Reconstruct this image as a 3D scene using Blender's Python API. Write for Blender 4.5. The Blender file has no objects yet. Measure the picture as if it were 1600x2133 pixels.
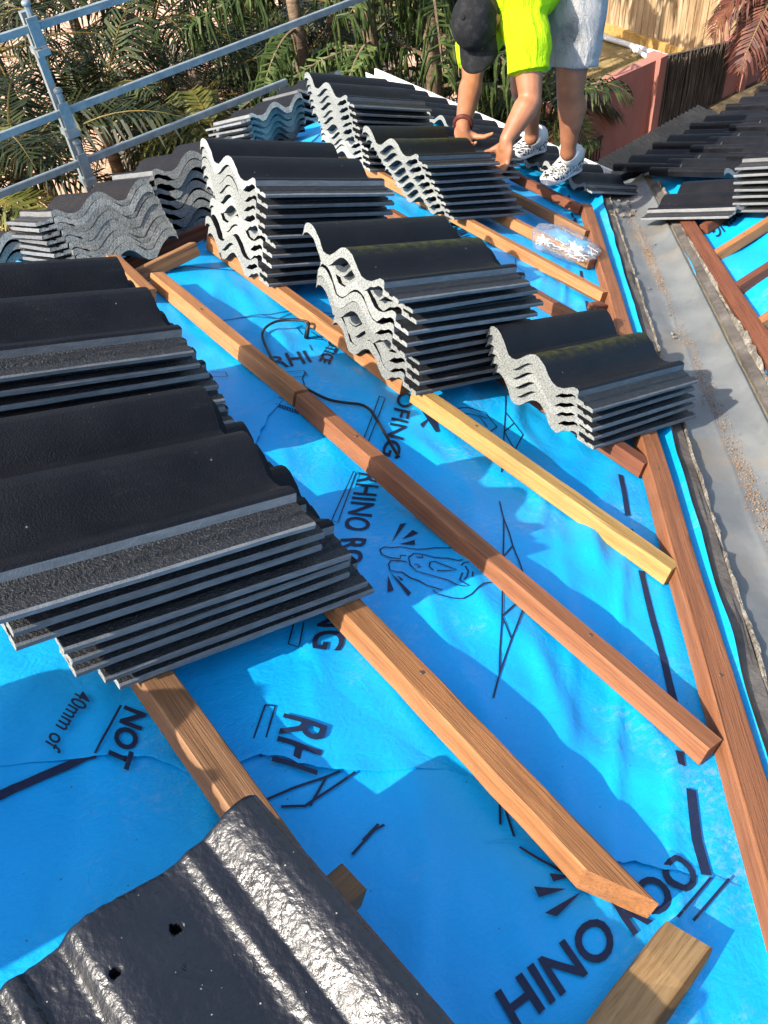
import bpy, bmesh, math, random
import numpy as np
from mathutils import Vector as V, Matrix, noise, Quaternion
random.seed(7)
SC = bpy.context.scene; COL = SC.collection
# ------------------------------------------------------------------ camera, world, sun
F = 1762.036; PIT = math.radians(21.261); T = math.tan(PIT); CP = math.cos(PIT); SP = math.sin(PIT)
R = np.array([[0.7847844746662165, -0.6134606798288232, -0.08820046840481306],
              [-0.5083815731521861, -0.5557901604860687, -0.6577579141190005],
              [0.3544876646685733, 0.5610376919698247, -0.7480475946000983]])
H = 0.97; CAM = V((0, 0, H))
cd = bpy.data.cameras.new('camera'); cam = bpy.data.objects.new('camera', cd); COL.objects.link(cam)
cd.sensor_fit = 'VERTICAL'; cd.sensor_height = 36; cd.sensor_width = 27; cd.lens = F / 2133 * 36
cd.clip_start = .02; cd.clip_end = 600
M = Matrix.Identity(4)
for i in range(3):
    M[i][0] = R[0][i]; M[i][1] = -R[1][i]; M[i][2] = -R[2][i]
M.translation = CAM; cam.matrix_world = M; SC.camera = cam
SEL, SAZ = math.radians(42.5), math.radians(2.5)
TOL = V((-math.cos(SEL) * math.cos(SAZ), math.cos(SEL) * math.sin(SAZ), math.sin(SEL)))
W = bpy.data.worlds.new('World'); SC.world = W; W.use_nodes = True
nt = W.node_tree; sky = nt.nodes.new('ShaderNodeTexSky'); sky.sky_type = 'NISHITA'; sky.sun_disc = False
sky.dust_density = 3; sky.ozone_density = .35; sky.air_density = .9; sky.sun_elevation = math.asin(TOL.z); sky.sun_rotation = math.radians(-85)
nt.links.new(sky.outputs[0], nt.nodes['Background'].inputs[0]); nt.nodes['Background'].inputs[1].default_value = .15
sl = bpy.data.lights.new('sun', 'SUN'); sl.energy = 4.6; sl.angle = math.radians(.5); sl.color = (1, .93, .82)
so = bpy.data.objects.new('sun', sl); COL.objects.link(so); so.rotation_euler = TOL.to_track_quat('Z', 'Y').to_euler()
SC.view_settings.view_transform = 'Standard'; SC.view_settings.look = 'None'; SC.view_settings.exposure = 1.2
SC.cycles.max_bounces = 6; SC.cycles.transparent_max_bounces = 12
# ------------------------------------------------------------------ pixel -> place (photo pixels, 1600 x 2133)
def ray(px, py): return V(R.T @ np.array([px - 800, py - 1066.5, F]))
C2 = .731; C3 = -1.327
def S1(px, py, h=0):
    d = ray(px, py); return CAM + d * (-(H - h / CP) / (d.z + T * d.x))
def SY(px, py, h, c):
    d = ray(px, py); return CAM + d * (-(H + T * c - h / CP) / (d.z + T * d.y))
def S2(px, py, h=0): return SY(px, py, h, C2)
def S3(px, py, h=0): return SY(px, py, h, C3)
def YP(px, py, y): d = ray(px, py); return CAM + d * (y / d.y)
def XP(px, py, x): d = ray(px, py); return CAM + d * (x / d.x)
def ZP(px, py, z): d = ray(px, py); return CAM + d * ((z - H) / d.z)
N1 = V((SP, 0, CP)); SD = V((CP, 0, -SP)); BD = V((0, 1, 0)); N3 = V((0, SP, CP)); B3 = V((0, CP, -SP)); DD = V((1, 0, 0))
def P1(u, v, h=0): return SD * u + BD * v + N1 * h
def P2(y, x, h=0): return V((x, y, -T * (y + C2))) + N3 * h
def uv1(p): return (p.x - p.dot(N1) * SP) / CP, p.y
# ------------------------------------------------------------------ helpers
def tag(o, label=None, cat=None, group=None, kind=None):
    if label and not kind: kind = 'thing'
    for k, val in (('label', label), ('category', cat), ('group', group), ('kind', kind)):
        if val: o[k] = val
    return o
def empty(name, loc=(0, 0, 0), label=None, cat=None, group=None, kind=None):
    o = bpy.data.objects.new(name, None); COL.objects.link(o); o.location = loc
    o.empty_display_size = .1
    return tag(o, label, cat, group, kind)
class MB:
    def __init__(s): s.v = []; s.f = []; s.m = []
    def add(s, vs, fs, m=0):
        n = len(s.v); s.v += [tuple(x) for x in vs]; s.f += [tuple(i + n for i in f) for f in fs]; s.m += [m] * len(fs); return s
    def hexa(s, P, m=0):
        return s.add(P, [(3, 2, 1, 0), (4, 5, 6, 7), (0, 1, 5, 4), (1, 2, 6, 5), (2, 3, 7, 6), (3, 0, 4, 7)], m)
    def box(s, lo, hi, m=0):
        a, b, c = lo; d, e, f = hi
        return s.hexa([(a, b, c), (d, b, c), (d, e, c), (a, e, c), (a, b, f), (d, b, f), (d, e, f), (a, e, f)], m)
    def bar(s, p, q, w, h, up=V((0, 0, 1)), m=0):
        p = V(p); q = V(q); x = (q - p).normalized(); y = up.cross(x).normalized(); z = x.cross(y)
        c = [(-w / 2, 0), (w / 2, 0), (w / 2, h), (-w / 2, h)]
        A = [p + y * a + z * b for a, b in c]; B = [q + y * a + z * b for a, b in c]
        return s.add(A + B, [(3, 2, 1, 0), (4, 5, 6, 7), (0, 1, 5, 4), (1, 2, 6, 5), (2, 3, 7, 6), (3, 0, 4, 7)][:0] + [(0, 3, 2, 1), (4, 5, 6, 7), (0, 1, 5, 4), (1, 2, 6, 5), (2, 3, 7, 6), (3, 0, 4, 7)], m)
    def tube(s, pts, r, n=8, m=0, cap=True, flat=1.0):
        pts = [V(p) for p in pts]; rr = r if isinstance(r, (list, tuple)) else [r] * len(pts)
        base = len(s.v); ref = None
        for i, p in enumerate(pts):
            t = (pts[min(i + 1, len(pts) - 1)] - pts[max(i - 1, 0)]).normalized()
            if ref is None: ref = t.orthogonal().normalized()
            ref = (ref - t * ref.dot(t)).normalized(); b = t.cross(ref)
            for k in range(n):
                a = 2 * math.pi * k / n
                s.v.append(tuple(p + (ref * math.cos(a) + b * math.sin(a) * flat) * rr[i]))
        for i in range(len(pts) - 1):
            for k in range(n):
                a = base + i * n + k; b2 = base + i * n + (k + 1) % n
                s.f.append((a, b2, b2 + n, a + n)); s.m.append(m)
        if cap:
            s.f.append(tuple(base + k for k in reversed(range(n)))); s.m.append(m)
            e = base + (len(pts) - 1) * n; s.f.append(tuple(e + k for k in range(n))); s.m.append(m)
        return s
    def ell(s, c, r, rot=None, m=0, nu=14, nv=9):
        c = V(c); Q = rot or Matrix.Identity(3); vs = []; fs = []
        for j in range(1, nv):
            ph = math.pi * j / nv
            for i in range(nu):
                th = 2 * math.pi * i / nu
                vs.append(c + Q @ V((r[0] * math.sin(ph) * math.cos(th), r[1] * math.sin(ph) * math.sin(th), r[2] * math.cos(ph))))
        vs += [c + Q @ V((0, 0, r[2])), c + Q @ V((0, 0, -r[2]))]; a = len(vs) - 2
        for j in range(nv - 2):
            for i in range(nu):
                k = (i + 1) % nu; fs.append((j * nu + i, (j + 1) * nu + i, (j + 1) * nu + k, j * nu + k))
        for i in range(nu):
            k = (i + 1) % nu; fs.append((a, i, k)); fs.append((a + 1, (nv - 2) * nu + k, (nv - 2) * nu + i))
        return s.add(vs, fs, m)
    def mesh(s, name, mats, smooth=False, angle=None):
        me = bpy.data.meshes.new(name); me.from_pydata(s.v, [], s.f)
        for mt in (mats if isinstance(mats, (list, tuple)) else [mats]): me.materials.append(mt)
        me.polygons.foreach_set('material_index', s.m)
        if smooth: me.polygons.foreach_set('use_smooth', [True] * len(s.f))
        me.update()
        if smooth and angle: me.set_sharp_from_angle(angle=math.radians(angle))
        return me
    def build(s, name, mats, parent=None, smooth=False, angle=None, mat=None):
        o = bpy.data.objects.new(name, s.mesh(name, mats, smooth, angle)); COL.objects.link(o)
        if parent: o.parent = parent
        if mat is not None: o.matrix_world = mat
        return o
def frame(x, y, z, p):
    m = Matrix.Identity(4)
    for i in range(3): m[i][0] = x[i]; m[i][1] = y[i]; m[i][2] = z[i]
    m.translation = p; return m
def rebase(o, p):
    """move an object's origin to p, geometry staying put"""
    p = V(p); o.data.transform(Matrix.Translation(-p)); o.location = p
# ------------------------------------------------------------------ materials
def mat(name, base, rough=.6, spec=.5, build=None, **kw):
    m = bpy.data.materials.new(name); m.use_nodes = True; n = m.node_tree.nodes; l = m.node_tree.links
    b = n['Principled BSDF']; b.inputs['Base Color'].default_value = (*base, 1); b.inputs['Roughness'].default_value = rough
    b.inputs['Specular IOR Level'].default_value = spec
    for k, val in kw.items(): b.inputs[k.replace('_', ' ')].default_value = val
    if build: build(m, n, l, b)
    return m
class G:
    """little node-graph builder"""
    def __init__(s, n, l, b, coord='Object'):
        s.n, s.l, s.b = n, l, b; s.tc = n.new('ShaderNodeTexCoord').outputs[coord]
    def map(s, sc=(1, 1, 1), rot=(0, 0, 0), src=None):
        q = s.n.new('ShaderNodeMapping'); q.inputs['Scale'].default_value = sc; q.inputs['Rotation'].default_value = rot
        s.l.new(src or s.tc, q.inputs[0]); return q.outputs[0]
    def noise(s, scale, vec=None, det=4, rough=.6, dist=0):
        q = s.n.new('ShaderNodeTexNoise'); q.inputs['Scale'].default_value = scale; q.inputs['Detail'].default_value = det
        q.inputs['Roughness'].default_value = rough; q.inputs['Distortion'].default_value = dist
        s.l.new(vec or s.tc, q.inputs['Vector']); return q.outputs['Fac']
    def voro(s, scale, vec=None, feat='F1'):
        q = s.n.new('ShaderNodeTexVoronoi'); q.feature = feat; q.inputs['Scale'].default_value = scale
        s.l.new(vec or s.tc, q.inputs['Vector']); return q
    def ramp(s, fac, stops, interp='LINEAR'):
        q = s.n.new('ShaderNodeValToRGB'); e = q.color_ramp; e.interpolation = interp
        while len(e.elements) < len(stops): e.elements.new(.5)
        for el, (p, c) in zip(e.elements, stops):
            el.position = p; el.color = (*c, 1) if isinstance(c, tuple) else (c, c, c, 1)
        s.l.new(fac, q.inputs[0]); return q.outputs[0]
    def mix(s, fac, a, b, mode='MIX'):
        q = s.n.new('ShaderNodeMix'); q.data_type = 'RGBA'; q.blend_type = mode
        for i, x in ((0, fac), (6, a), (7, b)):
            if isinstance(x, (int, float)): q.inputs[i].default_value = x if i == 0 else (x, x, x, 1)
            elif isinstance(x, tuple): q.inputs[i].default_value = (*x, 1)
            else: s.l.new(x, q.inputs[i])
        return q.outputs[2]
    def rnd(s): return s.n.new('ShaderNodeObjectInfo').outputs['Random']
    def color(s, c): s.l.new(c, s.b.inputs['Base Color'])
    def rough(s, c): s.l.new(c, s.b.inputs['Roughness'])
    def bump(s, h, strength=.3, dist=.01):
        q = s.n.new('ShaderNodeBump'); q.inputs['Strength'].default_value = strength; q.inputs['Distance'].default_value = dist
        s.l.new(h, q.inputs['Height']); s.l.new(q.outputs[0], s.b.inputs['Normal'])
def m_tile_top(m, n, l, b, moss=False):
    g = G(n, l, b); big = g.noise(9, det=6); fine = g.noise(330, det=3, rough=.7)
    c = g.ramp(big, [(.3, (.0042, .0044, .006)), (.62, (.0085, .0088, .0115)), (.8, (.017, .017, .017))])
    dust = g.noise(40, det=8, rough=.8); c = g.mix(g.ramp(dust, [(.6, 0.), (.75, .3)]), c, (.06, .06, .06))
    sp = g.mix(1., g.ramp(g.voro(60).outputs['Distance'], [(.05, 1.), (.10, 0.)]), g.ramp(g.noise(23), [(.55, 0.), (.62, .9)]), 'MULTIPLY'); c = g.mix(sp, c, (.25, .25, .24))
    wear = g.noise(22, g.map((.25, 1, 1)), det=7, rough=.75); c = g.mix(g.ramp(wear, [(.62, 0.), (.78, .5)]), c, (.045, .044, .04))
    if moss:
        sx = n.new('ShaderNodeSeparateXYZ'); l.new(g.tc, sx.inputs[0]); band = g.ramp(sx.outputs[1], [(.155, 0.), (.185, 1.), (.21, .7), (.235, 0.)])
        mf = g.mix(1., band, g.ramp(g.noise(70, g.map((.6, 1, 1)), det=6, rough=.75), [(.42, 0.), (.62, .9)]), 'MULTIPLY'); c = g.mix(mf, c, (.055, .06, .008))
    g.color(c); g.rough(g.ramp(big, [(.3, .36), (.7, .58)])); g.bump(fine, .6, .004)
def m_conc(m, n, l, b):
    g = G(n, l, b); c = g.ramp(g.noise(260, det=4, rough=.8), [(.36, (.04, .045, .045)), (.48, (.21, .22, .21)), (.7, (.36, .365, .345))])
    c = g.mix(g.ramp(g.noise(14), [(.4, 0.), (.7, .35)]), c, (.125, .145, .14)); c = g.mix(1., c, g.ramp(g.rnd(), [(0, .72), (1, 1.15)]), 'MULTIPLY'); g.color(c); g.bump(g.noise(220, det=5), .5, .004)
def m_lip(m, n, l, b):
    g = G(n, l, b); c = g.ramp(g.noise(150, g.map((.25, 1, 1)), det=6, rough=.75), [(.3, (.10, .106, .109)), (.6, (.165, .17, .173)), (.8, (.26, .265, .265))])
    c = g.mix(1., c, g.ramp(g.rnd(), [(0, .7), (1, 1.25)]), 'MULTIPLY'); g.color(c); g.bump(g.noise(300), .3, .003)
def m_rib(m, n, l, b):
    g = G(n, l, b); c = g.ramp(g.noise(230, g.map((.4, 1, 1)), det=6, rough=.8), [(.40, (.010, .010, .012)), (.58, (.018, .019, .021)), (.72, (.13, .135, .14))])
    g.color(c); g.bump(g.noise(260, det=4), .8, .006)
TILE_TOP = mat('black_tile_coating', (.013, .013, .017), .4, .13, m_tile_top)
TILE_MOSS = mat('mossy_tile_coating', (.013, .013, .017), .4, .13, lambda m, n, l, b: m_tile_top(m, n, l, b, True))
CONC = mat('raw_concrete_tile', (.45, .45, .43), .9, .2, m_conc)
LIP = mat('grey_tile_edge', (.3, .3, .3), .7, .3, m_lip)
RIB = mat('ribbed_tile_flange', (.02, .02, .02), .5, .4, m_rib)
UNDER = mat('tile_underside', (.05, .052, .055), .85, .2)
def wood(name, cs, knots=True):
    def bld(m, n, l, b):
        g = G(n, l, b); gr = g.noise(75, g.map((.03, 1, 1)), det=8, rough=.65, dist=.4); c = g.ramp(gr, [(.22, cs[0]), (.5, cs[1]), (.82, cs[2])])
        fine = g.noise(420, g.map((.03, 1, 1)), 3); cr = g.noise(60, g.map((.018, 1, 1)), 2); c = g.mix(g.ramp(cr, [(.62, 0.), (.66, .8)]), c, tuple(x * .22 for x in cs[0])); c = g.mix(g.ramp(fine, [(.5, 0.), (.75, .5)]), c, tuple(x * .45 for x in cs[0]))
        big = g.noise(5, det=5); c = g.mix(g.ramp(big, [(.55, 0.), (.75, .55)]), c, tuple(x * .55 for x in cs[1]))
        v = g.ramp(g.rnd(), [(0, .78), (1, 1.15)]); c = g.mix(1., c, v, 'MULTIPLY')
        if knots:
            k = g.voro(6, g.map((.8, 2.2, 2.2))).outputs['Distance']; c = g.mix(g.ramp(k, [(.05, .75), (.13, 0.)]), c, tuple(x * .3 for x in cs[0]))
        g.color(c); g.bump(g.mix(.5, gr, fine), .5, .005)
    return mat(name, cs[1], .72, .25, bld)
W_ORANGE = wood('orange_softwood', [(.20, .078, .026), (.34, .145, .053), (.45, .22, .088)])
W_RED = wood('red_hardwood', [(.075, .024, .012), (.15, .05, .024), (.22, .082, .04)])
W_OFF = wood('weathered_pine', [(.16, .085, .032), (.30, .175, .072), (.42, .28, .13)])
W_MID = wood('reddish_hardwood', [(.12, .043, .018), (.22, .085, .036), (.31, .135, .06)])
W_YEL = wood('yellow_pine', [(.28, .15, .042), (.42, .25, .078), (.50, .33, .12)])
W_BROWN = wood('weathered_brown_wood', [(.11, .052, .024), (.21, .105, .048), (.30, .165, .082)])
def m_blue(m, n, l, b):
    g = G(n, l, b); big = g.noise(2.2, det=5); c = g.ramp(big, [(.3, (.001, .30, .67)), (.7, (.0018, .37, .78))])
    w1 = g.noise(240, g.map((.12, 1, 1), (0, 0, .5)), 3); c = g.mix(g.ramp(w1, [(.4, 0.), (.75, .3)]), c, (.012, .37, .74))
    d1 = g.ramp(g.noise(3.1, det=6, rough=.7), [(.52, 0.), (.66, 1.)]); d2 = g.ramp(g.noise(120, g.map((.35, 1, 1), (0, 0, 1.1)), det=5, rough=.8), [(.47, 0.), (.66, .42)])
    c = g.mix(g.mix(1., d1, d2, 'MULTIPLY'), c, (.38, .42, .44))
    sp = g.voro(34).outputs['Distance']; c = g.mix(g.ramp(sp, [(.03, .7), (.06, 0.)]), c, (.05, .06, .09))
    g.color(c); g.bump(g.mix(.35, g.noise(26, g.map((1, 1, 1)), det=6, dist=1.4), w1), .42, .006)
BLUE = mat('blue_woven_underlay', (.005, .2, .65), .48, .35, m_blue)
def m_ink(m, n, l, b):
    g = G(n, l, b); g.color(g.ramp(g.noise(160, g.map((.5, 1, 1)), det=4, rough=.8), [(.3, (.006, .012, .035)), (.68, (.01, .02, .06)), (.8, (.008, .10, .34))]))
INK = mat('black_printing_ink', (.006, .01, .03), .6, .3, m_ink)
def m_metal(m, n, l, b):
    g = G(n, l, b); c = g.ramp(g.noise(5, det=7, rough=.65), [(.3, (.10, .107, .108)), (.55, (.145, .152, .150)), (.75, (.195, .195, .185))])
    c = g.mix(g.ramp(g.noise(11, det=8, rough=.8, dist=.8), [(.55, 0.), (.72, .45)]), c, (.06, .06, .057))
    c = g.mix(g.ramp(g.noise(3.3, det=6), [(.54, 0.), (.7, .6)]), c, (.20, .155, .10)); g.color(c); g.bump(g.noise(30, det=6), .2, .004)
GUT = mat('weathered_valley_metal', (.28, .29, .29), .55, .4, m_metal)
def m_mortar(m, n, l, b):
    g = G(n, l, b); c = g.ramp(g.noise(22, det=8, rough=.75), [(.3, (.07, .058, .045)), (.5, (.19, .17, .14)), (.7, (.42, .39, .33))]); g.color(c); g.bump(g.noise(70, det=6), 1., .015)
MORT = mat('crumbling_mortar', (.35, .33, .3), .95, .1, m_mortar)
def m_sand(m, n, l, b):
    g = G(n, l, b); g.color(g.ramp(g.noise(150, det=3), [(.35, (.11, .062, .03)), (.5, (.21, .13, .07)), (.7, (.36, .27, .18))]))
SAND = mat('brown_grit', (.35, .22, .12), .95, .1, m_sand)
def noisy(name, stops, scale=8, rough=.8, bump=.3, bs=40, spec=.2, sc=(1, 1, 1), coord='Object', dist=.01):
    def bld(m, n, l, b):
        g = G(n, l, b, coord); v = g.map(sc); g.color(g.ramp(g.noise(scale, v, det=7, rough=.7), stops)); g.bump(g.noise(bs, v, det=5), bump, dist)
    return mat(name, stops[1][1], rough, spec, bld)
WHITE = noisy('white_painted_metal', [(.3, (.42, .41, .38)), (.5, (.55, .545, .52)), (.7, (.62, .62, .6))], 9, .5)
GALV = noisy('galvanised_steel', [(.3, (.10, .128, .138)), (.5, (.15, .18, .19)), (.72, (.22, .25, .255))], 14, .42, .15, 60, .5)
DARKM = noisy('dark_steel', [(.3, (.02, .02, .022)), (.5, (.035, .036, .04)), (.7, (.06, .06, .06))], 12, .5)
PINK = noisy('pink_render', [(.25, (.26, .105, .082)), (.5, (.35, .15, .118)), (.78, (.43, .21, .17))], 2.2, .9, .25, 90, .15, (1, 1, .35))
PEACH = noisy('peach_paving', [(.3, (.40, .235, .155)), (.5, (.50, .32, .225)), (.72, (.56, .39, .28))], 1.2, .9, .2, 60, .15)
GRASSG = noisy('dry_lawn', [(.33, (.11, .10, .035)), (.5, (.25, .18, .08)), (.68, (.36, .26, .13))], 3, .95, 1., 60, .1)
SOIL = noisy('leaf_litter_soil', [(.3, (.035, .03, .02)), (.5, (.085, .065, .04)), (.72, (.18, .13, .08))], 7, .95, .8, 40, .1)
BRICK = noisy('rendered_house_wall', [(.3, (.42, .36, .29)), (.5, (.5, .43, .35)), (.7, (.55, .48, .4))], 4, .9)
BRUSH = noisy('brushwood', [(.3, (.035, .028, .022)), (.5, (.10, .082, .066)), (.72, (.21, .175, .145))], 70, .95, .8, 90, .1, (1, 1, .03), dist=.02)
PALING = noisy('weathered_paling', [(.28, (.13, .075, .035)), (.5, (.32, .22, .12)), (.75, (.48, .38, .26))], 16, .85, .4, 50, .2, (1, 1, .09))
# ------------------------------------------------------------------ house body
ZG = -3.6; ZE = -T * 3.29
house = empty('house', (0, 0, ZG), 'house being re-roofed, white eaves gutter under black tile edges', 'house')
def hp(name, mb, mt, **k):
    o = mb.build(name, mt, None, **k); o.parent = house; o.matrix_parent_inverse = Matrix.Translation((0, 0, -ZG)); return o
mb = MB(); mb.box((-4, -4, ZG), (2.9, 4.1, ZE - .22)); mb.box((2.9, -4, ZG), (8.5, 2.15, ZE - .23)); hp('wall', mb, BRICK)
mb = MB(); mb.box((-4, 4.1, ZE - .21), (3.3, 4.62, ZE - .19)); mb.box((2.9, 2.1, ZE - .21), (3.3, 4.1, ZE - .19)); mb.box((3.3, 2.1, ZE - .21), (8.5, 2.62, ZE - .19)); hp('eaves_soffit', mb, WHITE)
mb = MB(); mb.box((3.3, 2.66, ZE - .22), (3.325, 4.645, ZE - .03)); mb.box((-4, 4.62, ZE - .22), (3.3, 4.645, ZE - .03)); mb.box((3.325, 2.62, ZE - .22), (8.5, 2.645, ZE - .03)); hp('fascia', mb, WHITE)
def gutter(p, q, out, name, mt):
    prof = [(.0, .0), (.0, -.10), (.06, -.10), (.07, .0), (.08, .0), (.08, -.012), (.074, -.012), (.064, -.108), (-.004, -.108), (-.004, 0)]
    mb = MB(); p = V(p); q = V(q); A = [p + out * a + V((0, 0, b)) for a, b in prof]; B = [q + out * a + V((0, 0, b)) for a, b in prof]; k = len(prof)
    mb.add(A + B, [(i, (i + 1) % k, (i + 1) % k + k, i + k) for i in range(k)])
    return hp(name, mb, mt)
gutter((3.335, 2.74, ZE + .012), (3.335, 4.78, ZE + .012), V((1, 0, 0)), 'gutter', WHITE)
gutter((-4, 4.655, ZE - .035), (3.44, 4.655, ZE - .035), V((0, 1, 0)), 'gutter', WHITE)
gutter((3.46, 2.655, ZE - .03), (8.5, 2.655, ZE - .03), V((0, 1, 0)), 'gutter', DARKM)
mb = MB()   # broken tile bedding packed over the gutter's inner corner
for k in range(9): mb.ell((3.36 + random.uniform(-.03, .03), 2.68 + k * .013, ZE - .01 + random.uniform(-.01, .02)), (.022, .016, .013), nu=7, nv=5)
hp('corner_bracket', mb, WHITE)
# ------------------------------------------------------------------ blue underlay
def nz(x, y, z=0): return noise.noise(V((x, y, z)))
def sm(t): t = max(0, min(1, t)); return t * t * (3 - 2 * t)
def mem(u, v):
    q = u * CP - v
    f = sm((.44 - q) / .22) * sm((q + 1.327) / .3) * sm((3.6 - u) / .3)
    s = .020 * math.sin(math.pi * (v - .06) / .62) ** 2
    w = .008 * nz(u * 2.3, v * 2.6, 1) + .006 * nz(u * 6 + v * 3, v * 5, 4) + .0022 * nz(u * 17, v * 13, 6)
    rr = nz(u * 7 - v * 4, v * 3 + u * 2.2, 9); w += .009 * max(0, .35 - abs(rr)) * (1 + nz(u * 2, v * 2, 12)) * 2
    rv = abs(nz((u + v) * 1.2, (u * .9 - v) * 9, 3)); w += .017 * max(0, .25 - rv) * sm((q - .0) / .3) * 2
    h = -s * f + w * (.25 + .75 * f) - .004
    if q > .465: h += .55 * (q - .465) - .004 * nz(u * 5, 0)
    return h
def HIT(px, py, off=0):
    h = 0
    for _ in range(5):
        u, v = uv1(S1(px, py, h)); h = mem(u, v) + off
    return u, v
def MP(u, v, off=0): return P1(u, v, mem(u, v) + off)
mb = MB(); nu, nq = 370, 156
for i in range(nu + 1):
    u = -1.0 + 4.5 * i / nu
    for j in range(nq + 1):
        q = -1.327 + (1.327 + .53) * j / nq
        if j == nq: q += .004 * nz(u * 9, 7)
        mb.v.append(tuple(MP(u, u * CP - q)))
mb.f = [(i * (nq + 1) + j, (i + 1) * (nq + 1) + j, (i + 1) * (nq + 1) + j + 1, i * (nq + 1) + j + 1)[::-1] for i in range(nu) for j in range(nq)]; mb.m = [0] * len(mb.f)
sheet = mb.build('roof_underlay', BLUE, smooth=True)
tag(sheet, 'blue printed underlay sheet under the battens of the near slope, left of the valley', 'underlay sheet')
# far hip slope and slope across the valley
mb = MB()
for i in range(60):
    for j in range(60):
        x = -1.2 + 4.5 * i / 59; r = j / 59; y0 = x + 1.327; mb.v.append((x, y0 + (4.62 - y0) * r, -T * (y0 + (4.62 - y0) * r + C3) + .008 * nz(x * 3, r * 9) * min(1, r * 8)))
mb.f = [(i * 60 + j, (i + 1) * 60 + j, (i + 1) * 60 + j + 1, i * 60 + j + 1) for i in range(59) for j in range(59)]; mb.m = [0] * len(mb.f)
s3 = mb.build('roof_underlay', BLUE, smooth=True); tag(s3, 'blue underlay sheet falling away past the hip, mostly hidden by the left tile stacks', 'underlay sheet')
def mem2(x, y): return .005 * nz(x * 3, y * 3, 5) - .014 * math.sin(x * 6.3) ** 2 + .004 * nz(x * 9, y * 6)
edge2 = [(q.y, q.x - q.y) for q in (S2(*p) for p in [(1395, 440), (1421, 520), (1450, 579), (1507, 645), (1546, 720), (1564, 775), (1587, 823), (1600, 844)])]
edge2 = sorted([(x, d) for x, d in edge2]); ex = [e[0] for e in edge2]; eq = [e[1] for e in edge2]
mb = MB()
for i in range(121):
    y = -1.3 + 3.9 * i / 120
    q0 = float(np.interp(y, ex, eq)) + .012 * nz(y * 9, 1)
    for j in range(91):
        x = y + q0 + (6.4 - y - q0) * (j / 90) ** 1.5
        mb.v.append(tuple(P2(y, x, mem2(x, y) + .004 + .012 * max(0, 1 - (x - y - q0) / .25))))
mb.f = [(i * 91 + j, i * 91 + j + 1, (i + 1) * 91 + j + 1, (i + 1) * 91 + j) for i in range(120) for j in range(90)]; mb.m = [0] * len(mb.f)
sheet2 = mb.build('roof_underlay', BLUE, smooth=True); tag(sheet2, 'blue printed underlay on the right roof slope across the valley', 'underlay sheet')
# ragged laps of one strip over the next
def lap(pxs, width, label):
    pts = [HIT(*p) for p in pxs]; fine = []
    for a, b in zip(pts, pts[1:]):
        k = max(2, int(math.hypot(b[0] - a[0], b[1] - a[1]) / .008))
        fine += [(a[0] + (b[0] - a[0]) * t / k, a[1] + (b[1] - a[1]) * t / k) for t in range(k)]
    fine.append(pts[-1]); mb = MB(); rows = [(0, .0065), (.004, .0068), (.012, .0052), (.035, .0036), (.08, .0026), (width, -.004)]
    d = V((pts[-1][0] - pts[0][0], pts[-1][1] - pts[0][1], 0)).normalized(); nrm = V((-d.y, d.x, 0)); nrm = nrm if nrm.y > 0 else -nrm
    for k, (u, v) in enumerate(fine):
        jit = .004 * nz(u * 60, v * 60) + .003 * nz(u * 18, v * 18)
        e = sm(min(1, k / 26, (len(fine) - 1 - k) / 26))
        for w, o in rows: w2 = (w + jit * (w < .01)) * (.04 + .96 * e); mb.v.append(tuple(MP(u + nrm.x * w2, v + nrm.y * w2, o * (.1 + .9 * e) if w < width else o)))
    n = len(rows); mb.f = [(i * n + j, (i + 1) * n + j, (i + 1) * n + j + 1, i * n + j + 1) for i in range(len(fine) - 1) for j in range(n - 1)]; mb.m = [0] * len(mb.f)
    o = mb.build('underlay_lap', BLUE, smooth=True); return tag(o, label, 'underlay lap')
lap([(-40, 1600), (60, 1590), (195, 1578), (240, 1580), (300, 1580), (338, 1592), (392, 1616), (480, 1600), (540, 1580), (575, 1580), (620, 1597), (700, 1608), (800, 1612), (870, 1601), (930, 1602), (985, 1620)], .22,
    'ragged torn edge of blue underlay lapped below the large front tile stack')
lap([(1010, 1757), (1050, 1755), (1085, 1761), (1130, 1780), (1170, 1800), (1260, 1802), (1320, 1797), (1400, 1814), (1470, 1826), (1545, 1850)], .14,
    'curled edge of blue underlay under the splintered batten end, lower right')
lap([(425, 1092), (470, 1020), (520, 945), (560, 870), (590, 830), (622, 846)][::-1], .10, 'folded underlay edge beside the batten joint, right of the front stacks')
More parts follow.
